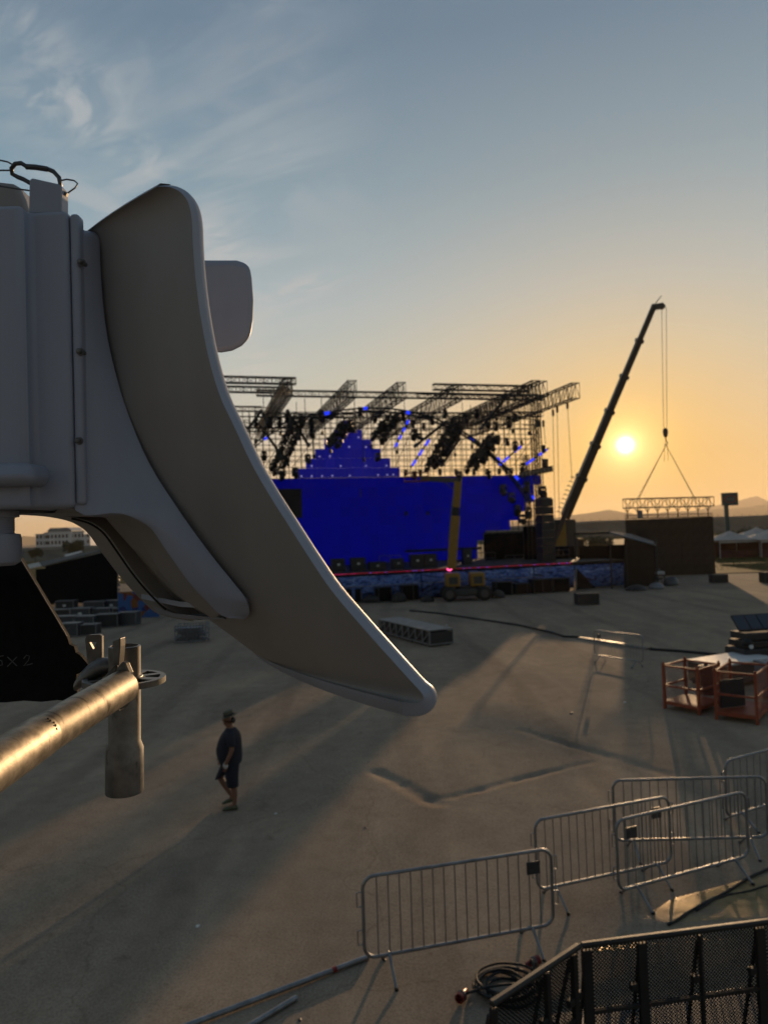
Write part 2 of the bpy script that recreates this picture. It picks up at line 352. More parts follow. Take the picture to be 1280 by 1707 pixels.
# far hills, seen through the haze
M_HILL = mat('wooded hill', (0.075, 0.070, 0.055), .95, var=.3, scale=.004, coord='Object')
def hill(pix, Y, base_y=None, label=None):
    crest = []
    for (x0, y0), (x1, y1) in zip(pix, pix[1:]):
        for k in range(8):
            t = k / 8; crest.append((x0 + (x1 - x0) * t, y0 + (y1 - y0) * t))
    crest.append(pix[-1]); rows = [[], [], [], []]
    for i, (x, y) in enumerate(crest):
        p = at(x, y, Y); p.z += Y * .0012 * mnoise.noise((i * .45, Y * .01, 1)); z = max(p.z, 2)
        rows[0].append((p.x, p.y - z * 3.2, -1)); rows[1].append((p.x, p.y - z * 1.4, z * .55 + z * .12 * mnoise.noise((i * .6, 3, 2)))); rows[2].append((p.x, p.y, z)); rows[3].append((p.x, p.y + z * 3, -1))
    mb = MB(); mb.grid(rows); tag(mb.build('hill', M_HILL, smooth=180), kind='structure')
hill([(760, 880), (900, 866), (960, 858), (1015, 850), (1060, 857), (1120, 853), (1180, 850), (1240, 846), (1300, 838), (1420, 842), (1600, 850)], 5200)
hill([(1100, 868), (1165, 849), (1195, 842), (1225, 836), (1250, 829), (1262, 827), (1280, 836), (1310, 842), (1400, 850), (1500, 856)], 7800)
hill([(-500, 905), (-200, 900), (-60, 893), (20, 893), (120, 897), (240, 893), (420, 889), (600, 880), (760, 876)], 5600)

# road embankment with its guard rail
M_EMB = mat('weedy embankment', (0.10, 0.085, 0.055), .95, var=.4, scale=.15)
M_CONC = mat('pale concrete parapet', (0.26, 0.25, 0.23), .8, var=.15, scale=.4)
def embankment():
    A = at(-400, 921, 190); B = at(80, 914, 215); C = at(640, 895, 250); D = at(980, 866, 280); Eb = at(1280, 861, 300); Fb = at(1800, 845, 330)
    P = [A, B, C, D, Eb, Fb]; rows = [[], [], [], []]; par = [[], [], [], []]
    for p in P:
        z = 3.0 if p.x < 40 else 5.4
        for r, (dy, zz) in zip(rows, ((-14, 0), (-4, z), (9, z), (20, 0))): r.append((p.x, p.y + dy, zz))
        for r, (dy, zz) in zip(par, ((-3.9, z - .1), (-3.9, z + .85), (-3.6, z + .85), (-3.6, z - .1))): r.append((p.x, p.y + dy, zz))
    o = MB().grid(rows).build('road_embankment', M_EMB, smooth=60); tag(o, kind='structure')
    MB().grid(par).build('parapet', M_CONC, o)
    post = None
    for a, b in zip(P[2:], P[3:]):
        n = 22
        for k in range(n):
            p = a.lerp(b, k / n); z = (3.0 if p.x < 40 else 5.4)
            if post is None: post = MB().box((0, 0, .35), (.12, .12, .8)).build('rail_post', M_STEEL, o, loc=(p.x, p.y - 3.75, z + .85))
            else: put(post, 'rail_post', o, (p.x, p.y - 3.75, z + .85))
embankment()

# air
def haze():
    m = bpy.data.materials.new('evening haze'); m.use_nodes = True; nt = m.node_tree; nt.nodes.clear()
    pv = nt.nodes.new('ShaderNodeVolumePrincipled'); pv.inputs['Color'].default_value = (0.95, 0.80, 0.60, 1); pv.inputs['Density'].default_value = HAZE; pv.inputs['Anisotropy'].default_value = .33
    out = nt.nodes.new('ShaderNodeOutputMaterial'); nt.links.new(pv.outputs[0], out.inputs['Volume'])
    o = MB().box2((-9500, -600, -2), (9500, 10400, 265)).build('haze', m); tag(o, 'thin warm evening haze over the whole site', 'haze', kind='stuff')
HAZE = 1.0e-4
haze()

# ---------------------------------------------------------------- trees and bushes
M_LEAF = mat('dark evergreen leaves', (0.035, 0.048, 0.018), .8, var=.5, scale=3, col2=(0.07, 0.08, 0.03))
M_BARK = mat('bark', (0.09, 0.07, 0.05), .9, var=.3)
def tree(name, label, x, y0, y1, wpx, Y, group, seed, shrub=False):
    rng = random.Random(seed); b = gp(x, y0); b = at(x, y0, Y); base = Vector((b.x, Y, 0)); top = at(x, y1, Y).z; H = top; Wd = wpx / F * Y / 2
    t = thing(name, label, 'shrub' if shrub else 'tree', base, group=group)
    cr = MB(); cz = H * (.5 if shrub else .62)
    for c in range(16):
        a = rng.uniform(0, 6.3); rr = math.sqrt(rng.random()); cc = Vector((math.cos(a) * rr * Wd * .72, math.sin(a) * rr * Wd * .72, cz + rng.uniform(-.75, .62) * (H - cz) * (1 - .4 * rr)))
        s = Wd * rng.uniform(.28, .46)
        for k in range(150):
            d = Vector((rng.gauss(0, 1), rng.gauss(0, 1), rng.gauss(0, .8))).normalized() * s * rng.uniform(.55, 1.06)
            p = cc + d
            if p.z < .15: continue
            u = Vector((rng.gauss(0, 1), rng.gauss(0, 1), rng.gauss(0, 1))).normalized(); v = u.orthogonal().normalized(); q = Wd * rng.uniform(.045, .10)
            cr.add([p - u * q, p + v * q * .6, p + u * q, p - v * q * .6], [(0, 1, 2, 3)])
    cr.build('crown', M_LEAF, t)
    tr = MB(); tr.tube((0, 0, -.1), (0, 0, cz), H * .03, 8, H * .015)
    for k in range(5):
        a = k * 1.3; tr.tube((0, 0, cz * (.5 + .1 * k)), (math.cos(a) * Wd * .55, math.sin(a) * Wd * .55, cz + H * .1), H * .012, 6, H * .004)
    tr.build('trunk', M_BARK, t)
tree('evergreen_tree', 'dark rounded bush under the pole sign behind the white tents', 1238, 935, 884, 62, 120, 'trees along the embankment', 1)
tree('evergreen_tree', 'dark bush at the right edge beyond the tents', 1292, 932, 880, 60, 125, 'trees along the embankment', 2)
tree('evergreen_tree', 'low tree right of the tall black side wall', 1192, 935, 894, 44, 135, 'trees along the embankment', 3)
tree('evergreen_tree', 'green tree seen between the crane and the black wing', 1000, 930, 895, 50, 130, 'trees along the embankment', 4)
tree('evergreen_tree', 'green tree just right of the crane base', 958, 930, 890, 40, 128, 'trees along the embankment', 5)
tree('evergreen_tree', 'leafy tree in front of the pale far building', 124, 925, 896, 40, 188, 'trees by the far building', 6)
tree('evergreen_tree', 'small tree at the foot of the far building', 60, 930, 912, 26, 186, 'trees by the far building', 7)

# ---------------------------------------------------------------- far building on the left
M_WALLB = mat('pale rendered wall', (0.72, 0.72, 0.74), .8, var=.08, scale=.2)
M_ROOFB = mat('slate roof', (0.22, 0.26, 0.30), .7, var=.15, scale=.5)
M_WIN = mat('far window glass', (0.03, 0.035, 0.045), .2, var=0)
def far_building():
    Y = 330; s = Y / F
    b = at(100, 918, Y); t = thing('apartment_building', 'pale multi-storey building with slate roof beyond the road, far left', 'building', (b.x, Y, 0))
    def X(px): return (px - 100) * s
    def Z(py): return at(100, py, Y).z
    walls = []
    for x0, x1, ytop, dep in ((57, 75, 890, 2), (75, 84, 888, 0), (84, 122, 886, -1.5), (122, 141, 888, 0), (141, 149, 893, 1.5)):
        MB().box2((X(x0), dep, 0), (X(x1) - .004, dep + 16, Z(ytop))).build('wall', M_WALLB, t)
        MB().box2((X(x0) - .25, dep - .25, Z(ytop)), (X(x1) + .24, dep + 16.2, Z(ytop) + .35)).build('cornice', M_ROOFB, t)
    z = Z(886) + .35; a, c, e = X(84) - .4, X(103), X(122) + .4
    MB().prism([(a, -1.9, z), (e, -1.9, z), (c + 4, -1.9, z + 1.4), (c, -1.9, Z(880)), (c - 4, -1.9, z + 1.4)], (0, 14, 0)).build('roof', M_ROOFB, t)
    w = None
    for fl in range(5):
        zz = Z(886) - 2.2 - fl * 2.9
        for k in range(15):
            px = 60 + k * 6.1; dep = 2 if px < 75 else 0 if px < 84 else -1.5 if px < 121 else 0 if px < 141 else 1.5
            if w is None:
                w = MB().box((0, 0, 0), (.9, .12, 1.5)).build('window', M_WIN, t, loc=(X(px), dep - .03, zz))
            else: put(w, 'window', t, (X(px), dep - .03, zz))
    for px in (134, 140, 146):
        MB().tube((X(px), 3, Z(888)), (X(px), 3, Z(878)), .06, 5).build('roof_mast', M_STEEL, t)
far_building()

# ---------------------------------------------------------------- pole sign
M_SIGN = mat('teal sign panel', (0.03, 0.085, 0.095), .45, var=.1); M_SIGNR = mat('red sign oval', (0.30, 0.05, 0.04), .5, var=.05); M_SIGNW = mat('pale sign letter', (0.35, 0.30, 0.28), .5, var=.05)
def pole_sign():
    Y = 135; s = Y / F; b = at(1212, 880, Y)
    t = thing('pole_sign', 'teal sign panel with a red oval on a tall post above the trees', 'sign', (b.x, Y, 0))
    def P(px, py): p = at(px, py, Y); return Vector((p.x - b.x, 0, p.z))
    c = P(1215.5, 832); w, h = 25 * s, 20 * s
    MB().box(c, (w, .5, h)).build('panel', M_SIGN, t, bevel=.04)
    MB().box(c, (w + .16, .44, h + .16)).build('panel_frame', M_STEEL, t)
    n = 36; ring = MB()
    for a, q, rr in ((.42, .33, .36),):
        o = [(c.x + math.cos(k * 2 * math.pi / n) * w * a, -.27, c.z + math.sin(k * 2 * math.pi / n) * h * q) for k in range(n)]
        i = [(c.x + math.cos(k * 2 * math.pi / n) * w * a * .84, -.27, c.z + math.sin(k * 2 * math.pi / n) * h * q * .78) for k in range(n)]
        ring.add(o + i, [(k, (k + 1) % n, n + (k + 1) % n, n + k) for k in range(n)])
    ring.build('oval', M_SIGNR, t)
    for k, dx in enumerate((-.19, 0, .19)):                        # three worn letters, too far off to read
        g = MB(); x = c.x + dx * w; hh = h * .13
        g.bar((x - .22, -.275, c.z - hh), (x - .05, -.275, c.z + hh), .1, .03); g.bar((x + .22, -.275, c.z - hh), (x + .05, -.275, c.z + hh), .1, .03); g.bar((x - .15, -.275, c.z - .08), (x + .15, -.275, c.z - .08), .08, .03)
        g.build('letter', M_SIGNW, t)
    p = P(1209.5, 842); MB().box2((p.x - .35, -.2, 0), (p.x + .35, .2, p.z)).build('post', M_SIGN, t)
pole_sign()

# ---------------------------------------------------------------- white tents on the field
M_TENT = mat('white tent canvas', (0.46, 0.40, 0.35), .85, var=.06, scale=1); M_STALL = mat('dark red stall cloth', (0.10, 0.03, 0.025), .9, var=.4, scale=.8)
def tent(x, Y, w, label, roofz, eave):
    b = at(x, 930, Y); t = thing('marquee_tent', label, 'tent', (b.x, Y, 0), group='white tents on the field')
    h = w / 2; rows = []
    for k in range(7):                                              # sagging pyramid canopy
        q = k / 6; r = h * (1 - q); z = eave + (roofz - eave) * (q ** 1.35)
        rows.append([(-r, -r, z), (0, -r, z - .12 * (1 - q)), (r, -r, z), (r, 0, z - .12 * (1 - q)), (r, r, z), (0, r, z - .12 * (1 - q)), (-r, r, z), (-r, 0, z - .12 * (1 - q))])
    MB().loft([[Vector(p) if k < 6 else Vector((p[0] * .01, p[1] * .01, p[2])) for p in r] for k, r in enumerate(rows)]).build('canopy', M_TENT, t, smooth=40)
    for sx in (-1, 1):
        for sy in (-1, 1): MB().tube((sx * (h - .05), sy * (h - .05), 0), (sx * (h - .05), sy * (h - .05), eave), .04, 6).build('pole', M_WHITE, t)
    for y in (-h + .02, h - .02): MB().box((0, y, eave - .18), (w - .1, .03, .4)).build('valance', M_TENT, t)
    MB().box((0, h - .3, eave * .38), (w - .3, .06, eave * .76)).build('back_cloth', M_STALL, t)
    MB().box((0, -h + .5, .5), (w - .6, .6, 1.0)).build('counter', M_STALL, t, bevel=.03)
tent(1217, 94, 5.2, 'white pyramid tent next to the tall black side wall', 3.5, 2.35)
tent(1288, 93, 6.4, 'white pyramid tent cut by the right edge of the picture', 3.7, 2.3)
tent(1262, 101, 5.5, 'white tent standing behind the two front tents', 3.75, 2.5)

# ================================================================ THE STAGE
TH = R(15); SU = Vector((math.cos(TH), math.sin(TH), 0)); SV = Vector((-math.sin(TH), math.cos(TH), 0))
SO = at(585, 890, 64); SO.z = 0
RS = Matrix.Rotation(TH, 3, 'Z')
def stp(u, v, z): return SO + SU * u + SV * v + Vector((0, 0, z))
def spx(x, y, v):                                                   # pixel -> (u, z) on the stage plane at depth v
    d = ray(x, y); t = ((SO - EYEV).dot(SV) + v) / d.dot(SV); p = EYEV + d * t
    return (p - SO).dot(SU), p.z
def spt(x, y, v): u, z = spx(x, y, v); return stp(u, v, z)
def sthing(name, label, cat, u, v, z=0, group=None): return thing(name, label, cat, stp(u, v, z), TH, group)

def emitter(name, col, strength, vary=0.0):
    m = mat(name, (0.004, 0.004, 0.004), .9, var=0, emit=col, estr=strength, spec=.05)
    if vary:
        nt, N, L, b = nodes_of(m); oi = N.new('ShaderNodeObjectInfo'); mr = N.new('ShaderNodeMapRange')
        mr.inputs[3].default_value = strength * (1 - vary); mr.inputs[4].default_value = strength * (1 + vary); L.new(oi.outputs['Random'], mr.inputs[0]); L.new(mr.outputs[0], b.inputs['Emission Strength'])
    return m
M_LED = emitter('blue led panel', (0.002, 0.006, 0.62), .165, .13)
M_LEDP = emitter('blue led panel of the pyramid', (0.022, 0.025, 0.62), .21, .10)
M_LEDB = emitter('bright blue led tube', (0.02, 0.05, 1.0), 1.1)
M_LEDOFF = mat('dark led panel', (0.006, 0.006, 0.010), .6, var=.1)
M_DOT = emitter('white led dot', (0.6, 0.55, 0.95), .5)
M_PINK = [emitter('pink led', (1.0, 0.03, 0.22), .5), emitter('red led', (0.9, 0.02, 0.08), .28), emitter('violet led', (0.5, 0.12, 1.0), .5)]
M_WOOD = mat('black stage ply', (0.012, 0.011, 0.010), .7, var=.2, scale=2)

# ---- the LED wall, panel by panel, and the stepped pyramid on top of it
TILE = 16 / F * 64
def led_wall():
    t = sthing('led_screen', 'huge blue led wall with a stepped pyramid on top, upstage', 'screen', 0, 0)
    ztop = (spx(470, 797, 0)[1] + spx(585, 796, 0)[1] + spx(890, 795, 0)[1]) / 3
    rows = 9; T = TILE; tile = None; off = None
    dark = set()
    for x0, x1, y0, y1 in ((440, 502, 815, 862), (480, 502, 880, 905)):
        for c in range(-21, 21):
            for r in range(rows):
                u = (c + .5) * T; z = ztop - (r + .5) * T; a, b = spx(x0, y0, 0), spx(x1, y1, 0)
                if a[0] < u < b[0] and b[1] < z < a[1]: dark.add((c, r))
    edge = [spx(x, 850, 0)[0] for x in (908, 893, 890, 874, 860, 847, 807, 803, 803)]      # the wall steps in on the right
    far = MB()
    for c in range(-21, 22):
        for r in range(rows):
            u = (c + .5) * T; z = ztop - (r + .5) * T
            if u + T * .3 > edge[r] or -u + T * .3 > edge[r] + 1.0: continue
            if c < -12: far.box((u, 0, z), (T - .006, .09, T - .006)); continue
            if (c, r) in dark:
                off = put(off, 'led_panel', t, (u, .03, z)) if off else MB().box((0, 0, 0), (T - .006, .09, T - .006)).build('led_panel', M_LEDOFF, t, loc=(u, .03, z))
            else:
                tile = put(tile, 'led_panel', t, (u, 0, z)) if tile else MB().box((0, 0, 0), (T - .006, .09, T - .006)).build('led_panel', M_LED, t, loc=(u, 0, z))
    for r in range(rows): MB().box2((-edge[r] + .3, .055 + .002 * (r % 2), ztop - (r + 1) * T - .01), (edge[r] - .75, .11 + .003 * (r % 2), ztop - r * T - .012)).build('backing', M_BLACK, t)
    for r, n in enumerate((11, 9, 7, 5, 3, 1)): MB().box2((-n * T / 2 + .05, .04, ztop + r * T + .08), (n * T / 2 - .05, .09, ztop + (r + 1) * T)).build('backing', M_BLACK, t)
    tag(far.build('led_panel_field', M_LED, t), kind='stuff')
    py = None; dot = None; rng = random.Random(3)
    for r, n in enumerate((11, 9, 7, 5, 3, 1)):
        for k in range(n):
            u = (k - (n - 1) / 2) * T; z = ztop + .06 + (r + .5) * T
            py = put(py, 'pyramid_panel', t, (u, -.02, z)) if py else MB().box((0, 0, 0), (T - .012, .09, T - .012)).build('pyramid_panel', M_LEDP, t, loc=(u, -.02, z))
            if rng.random() < (.62 if r < 5 else 0):
                p = (u + rng.uniform(-.2, .2), -.075, z - .25 + rng.uniform(-.03, .03))
                dot = put(dot, 'led_dot', t, p) if dot else MB().lathe([(.001, -.01), (.075, -.01), (.075, .01), (.001, .01)], n=10, axis=(0, 1, 0)).build('led_dot', M_DOT, t, loc=p)
    a, b = spx(675, 919, -.2), spx(802, 915, -.2)
    MB().box2((a[0], -.3, a[1] - .12), (b[0], -.2, a[1] + .12)).build('ledge_bar', M_WOOD, t)
    for x, y, w, h in ((677, 856, .32, .36), (713, 855.5, .32, .36), (601, 822, .12, .75)):
        q = spx(x, y, -.1); MB().box((q[0], -.09, q[1]), (w, .08, h)).build('dark_patch', M_LEDOFF, t)
    a, b = spx(715, 850, -.1), spx(748, 849, -.1); MB().box2((a[0], -.075, a[1] - .02), (b[0], -.06, a[1] + .02)).build('panel_seam', M_LEDOFF, t)
    MB().box2((-21 * T, .05, 0), (edge[6], .25, ztop - rows * T)).build('screen_base', M_WOOD, t)
    MB().box2((-16 * T, .12, ztop - .1), (16 * T, .3, ztop + .04)).build('screen_beam', M_BLACKM, t)
    # black masking below the stepped edge
    a, b = spx(805, 888, -.3), spx(880, 890, -.3)
    MB().box2((a[0], -.35, 0), (b[0], -.25, a[1])).build('masking', M_BLACK, t)
    return ztop
ZTOP = led_wall()

# ---- stage deck
ZD = spx(750, 947, -13)[1]
UR = spx(1040, 950, -13)[0]; UL = spx(350, 960, -13)[0]
def deck():
    t = sthing('stage_deck', 'long black stage platform in front of the blue led wall', 'stage', 0, -13)
    MB().box2((UL, 0, ZD - .22), (UR, 16, ZD)).build('deck', M_WOOD, t, bevel=.02)
    for k in range(14):
        u = UL + .3 + k * (UR - UL - .6) / 13
        MB().box((u, 1.0, (ZD - .22) / 2), (.09, .09, ZD - .22)).build('leg', M_STEEL, t)
    # printed skirt along the front
    m = mat('printed blue stage skirt', (0.05, 0.09, 0.20), .8, var=0); nt, N, L, b = nodes_of(m)
    tc = N.new('ShaderNodeTexCoord'); mp = N.new('ShaderNodeMapping'); mp.inputs['Scale'].default_value = (.42, 1, 1.5); L.new(tc.outputs['Object'], mp.inputs[0])
    n1 = N.new('ShaderNodeTexNoise'); n1.inputs['Scale'].default_value = 1.5; n1.inputs['Detail'].default_value = 3; n1.inputs['Distortion'].default_value = 2.2; L.new(mp.outputs[0], n1.inputs[0])
    cr = N.new('ShaderNodeValToRGB'); el = cr.color_ramp.elements; el[0].position = .34; el[0].color = (.008, .012, .03, 1); el[1].position = .66; el[1].color = (.30, .42, .75, 1)
    e = el.new(.47); e.color = (.04, .10, .36, 1); e = el.new(.53); e.color = (.18, .30, .66, 1); e = el.new(.57); e.color = (.02, .03, .12, 1)
    L.new(n1.outputs[0], cr.inputs[0]); L.new(cr.outputs[0], b.inputs['Base Color'])
    def skirt(u0, u1, z0, z1, v, n):
        rows = [[(u0 + (u1 - u0) * k / n, v + .05 * math.sin(k * 1.9) + .03 * math.sin(k * .7), z) for k in range(n + 1)] for z in (z0, (z0 + z1) / 2, z1)]
        o = MB().grid(rows).build('skirt', m, t, smooth=180); s = o.modifiers.new('thick', 'SOLIDIFY'); s.thickness = .01
    us = [UL] + [spx(x, 950, -13)[0] for x in (700, 800, 888, 955)] + [UR]
    for a, b_ in zip(us, us[1:]): skirt(a + .04, b_ - .04, .12, ZD - .26, -.14, max(8, int((b_ - a) * 4)))
    # led strip along the edge
    segs = {}
    rng = random.Random(2); u0, u1 = UL, spx(958, 940, -13)[0]; n = 120
    for k in range(n):
        c = rng.choice((0, 0, 1, 1, 1, 2)); w = (u1 - u0) / n
        p = (u0 + (k + .5) * w, -.21, ZD - .05)
        if p[0] > spx(950, 940, -13)[0]: continue
        if c in segs: put(segs[c], 'led_segment', t, p)
        else: segs[c] = MB().box((0, 0, 0), (w * .6, .03, .05)).build('led_segment', M_PINK[c], t, loc=p)
    MB().box2((UL, -.19, ZD - .12), (UR, -.10, ZD + .02)).build('deck_edge', M_BLACKM, t)
    a = spx(968, 940, -13)[0]; 
deck()

def flight_case(name, label, cat, P, d, rotz=0.0, group=None, open_front=True, logo=False, mats=None):
    ca, me = mats or (M_CASE, M_CASEM)
    t = thing(name, label, cat, P, rotz, group); x, y, z = d
    MB().box((0, 0, z / 2 + .03), (x - .02, y - .02, z - .06)).build('body', ca, t, bevel=.01)
    e = .035; k = MB()
    for sx in (-1, 1):
        for sy in (-1, 1):
            MB().box((sx * (x / 2 - e / 2), sy * (y / 2 - e / 2), z / 2 + .03), (e, e, z - .061)).build('corner_edge', me, t)
    for zz in (.045, z - .005):
        for sy in (-1, 1): MB().box((0, sy * (y / 2 - e / 2), zz), (x, e + .004, e)).build('edge_rail', me, t)
        for sx in (-1, 1): MB().box((sx * (x / 2 - e / 2), 0, zz), (e + .004, y - 2 * e, e * .98)).build('edge_rail', me, t)
    if logo: MB().box((0, -y / 2 + .003, z * .55), (min(.22, x * .2), .02, min(.16, z * .22))).build('label_plate', M_WHITE, t)
    return t
def on_deck(x, y, v, w, h, dep, label, name='flight_case', logo=True, cat='case'):
    u, z = spx(x, y, v); p = stp(u, v, ZD); return flight_case(name, label, cat, p, (w, dep, h), TH, 'cases standing on the stage', logo=logo, mats=(M_CASE, M_RIG))
on_deck(563, 935, -10, 1.0, .95, .7, 'black flight case on the stage just right of the white dish')
on_deck(596, 936, -10, 1.1, .95, .7, 'black flight case with white plate, second on the stage from the dish')
on_deck(628, 936, -10.5, 1.3, .6, .7, 'low black flight case on the stage, third from the dish')
on_deck(662, 936, -10, .9, .75, .7, 'black flight case on the stage under the dark ledge bar end')
on_deck(694, 934, -10, 1.0, 1.0, .7, 'left of two black flight cases standing together by the lift boom')
on_deck(716, 934, -10, 1.0, 1.0, .7, 'right of two black flight cases standing together by the lift boom')
on_deck(778, 934, -9, .7, 1.25, .6, 'tall black rack on the stage right of the yellow boom')
def stage_frame(x0, x1, ytop, v, label):
    a = spx(x0, ytop, v); b = spx(x1, ytop, v); t = sthing('stage_railing', label, 'railing', a[0], v, ZD, 'railings on the stage'); w = b[0] - a[0]; h = a[1] - ZD
    for u in (0, w / 2, w): MB().tube((u, 0, 0), (u, 0, h), .03, 6).build('post', M_STEEL, t)
    for z in (h, h * .5): MB().tube((0, 0, z), (w, 0, z), .03, 6).build('rail', M_STEEL, t)
stage_frame(792, 825, 922, -9.5, 'grey tube railing on the stage right of the yellow boom')
stage_frame(842, 872, 926, -9.5, 'grey tube railing on the stage below the dark wall corner')
stage_frame(902, 948, 918, -9.5, 'grey tube railing on the stage in front of the crane')
stage_frame(975, 1030, 918, -8, 'long grey tube railing at the right end of the stage')
stage_frame(632, 668, 927, -11, 'low grey tube railing on the stage in front of the led wall')

# ---- boxes in front of the stage
def sub(x, y, w, h, label, dep=.9, name='subwoofer', cat='speaker', group='black speaker boxes in front of the stage', z0=0):
    p = gp(x, y); p.z = gz(p.x, p.y) + z0
    t = thing(name, label, cat, p, TH, group)
    MB().box((0, dep / 2, h / 2 + .03), (w, dep, h - .05)).build('cabinet', M_CASE, t, bevel=.02)
    MB().box((0, -.012, h / 2 + .02), (w * .9, .03, h * .84)).build('grille', M_BLACK, t)
    for s in (-1, 1): MB().box((s * (w / 2 + .008), dep * .4, h * .6), (.02, .2, .09)).build('handle', M_STEEL, t)
    for sx in (-1, 1): MB().box((sx * w * .4, dep / 2, .01), (.06, dep * .9, .05)).build('skid', M_RUBBER, t)
    return t
sub(591, 1005, 1.15, 1.05, 'black speaker box on the ground, nearest the white dish edge')
sub(640, 1003, 1.2, 1.05, 'black speaker box on the ground, second from the dish')
sub(685, 1001, 1.25, 1.1, 'black speaker box on the ground left of the lift')
sub(842, 993, 1.3, 1.0, 'black speaker box on the ground right of the lift wheels')
sub(905, 989, 1.5, 1.05, 'wide black box in front of the stage skirt left of the triangle')
sub(936, 987, 1.4, 1.05, 'black box in front of the stage skirt beside the dark triangle')
sub(872, 991, 1.2, .8, 'low black box in front of the skirt between its taller neighbours')
p = gp(806, 997)
flight_case('flight_case', 'pale-topped case beside the lift at the stage front', 'case', p, (.8, .6, .85), TH, logo=True)
p0 = gp(846, 988)
def step_unit(x, y, label):
    p = gp(x, y); t = thing('access_steps', label, 'steps', p, TH)
    for k in range(4): MB().box((0, k * .28, .22 + k * .28), (.85, .3, .04)).build('tread', M_CASEM, t)
    for s in (-1, 1): MB().bar((s * .43, -.1, .05), (s * .43, 1.0, 1.2), .05, .1).build('stringer', M_ALU, t)
step_unit(858, 990, 'grey metal access steps leaning at the stage front')
step_unit(1103, 972, 'grey metal stairs beside the black covered wing')

def barrier_rail():
    a, b = gp(560, 1004), gp(900, 992)
    a = stp((a - SO).dot(SU), -14.6, 0); b = stp(spx(905, 990, -14.6)[0], -14.6, 0); z = 1.25
    t = thing('crowd_rail', 'long thin grey crowd rail running along the stage front', 'railing', a)
    d = b - a; MB().tube((0, 0, z), d + Vector((0, 0, z)), .03, 6).build('rail', M_CASEM, t)
    for k in range(13): q = d * (k / 12); MB().tube(q, q + Vector((0, 0, z)), .025, 6).build('post', M_STEEL, t)
barrier_rail()
def dark_triangle():
    P = [spt(960, 982, -14.2), spt(960, 946, -14.2), spt(992, 980, -14.2)]; t = thing('stage_flap', 'dark triangular flap leaning on the blue stage skirt', 'panel', P[0])
    MB().prism([p - P[0] for p in P], SV * .12).build('panel', M_BLACK, t)
    MB().tube((0, 0, 0), P[1] - P[0], .05, 6).build('pole', M_CASEM, t)
dark_triangle()

# ---- trusses
def truss(name, label, A, B, w, h, seg, r, m=None, group=None, cat='truss', side=None, kind4=True):
    A, B = Vector(A), Vector(B); m = m or M_ALU
    t = thing(name, label, cat, A, 0, group); D = B - A; z = D.normalized(); x = z.cross(Vector((0, 0, 1))).normalized() if side is None else side; y = x.cross(z).normalized()
    cs = [x * sx * w / 2 + y * sy * h / 2 for sx, sy in ((-1, -1), (1, -1), (1, 1), (-1, 1))]
    for c in cs: MB().tube(c, D + c, r, 6).build('chord', m, t)
    n = max(2, round(D.length / seg)); lac = MB()
    for k in range(n):
        a, b = D * (k / n), D * ((k + 1) / n)
        for i in range(4):
            c0, c1 = cs[i], cs[(i + 1) % 4]
            if k % 2: c0, c1 = c1, c0
            lac.tube(a + c0, b + c1, r * .6, 4, cap=False)
        for i in range(4): lac.tube(a + cs[i], a + cs[(i + 1) % 4], r * .6, 4, cap=False)
    for i in range(4): lac.tube(D + cs[i], D + cs[(i + 1) % 4], r * .6, 4, cap=False)
    tag(lac.build('lacing', m, t), kind='stuff'); return t
GT = 'roof trusses of the stage'
VN, VF = -15, 6                                                     # near and far ends of the rafters
def rafter(xn, yn, xf, yf, label, w=.6, h=1.15, vn=VN):
    a = spt(xn, yn, vn); u, _ = spx(xn, yn, vn); z = a.z; b = stp(u, VF, z)
    truss('roof_truss', label, a - Vector((0, 0, h / 2)), b - Vector((0, 0, h / 2)), w, h, .62, .042, group=GT)
for x, y, l in ((480, 630, 'leftmost of the dark roof trusses slanting over the stage'), (587, 634, 'second slanting roof truss from the left, over the pyramid'),
                (669, 637, 'third slanting roof truss from the left, right of the pyramid'), (762, 641, 'fourth slanting roof truss from the left, above the lift'),
                (893, 634, 'left one of the close pair of long roof trusses at right'), (905, 635, 'right one of the close pair of long roof trusses at right'),
                (959, 638, 'outermost roof truss at right, reaching furthest towards the crane')):
    rafter(x, y, 0, 0, l)
def cross(x0, y0, x1, v, label, h=.42, r=.04, seg=.55):
    u0, z = spx(x0, y0, v); u1 = spx(x1, y0, v)[0]
    truss('cross_truss', label, stp(u0, v, z), stp(u1, v, z), h, h, seg, r, group='level trusses across the stage roof')
cross(330, 632, 493, -14, 'upper level truss at the left, running behind the white dish')
cross(330, 648, 480, -9, 'second level truss at the left, just below the upper one')
cross(340, 681, 436, 2, 'short low level truss at the left beside the dish edge')
cross(428, 655, 905, -6, 'longest level truss crossing the whole stage roof', .45)
cross(722, 645, 882, -13, 'short level truss high at the right of the stage roof')
cross(695, 660, 880, -9, 'level truss below the short one at the right of the roof', .35)
cross(800, 690, 903, -4, 'low level truss near the right end of the roof', .4)
cross(620, 690, 800, 0, 'low level truss over the right slope of the pyramid', .35)
cross(395, 716, 500, 0, 'low dark level truss left of the pyramid', .35)
cross(425, 692, 590, -7, 'level truss hung just under the roof left of the pyramid', .3)
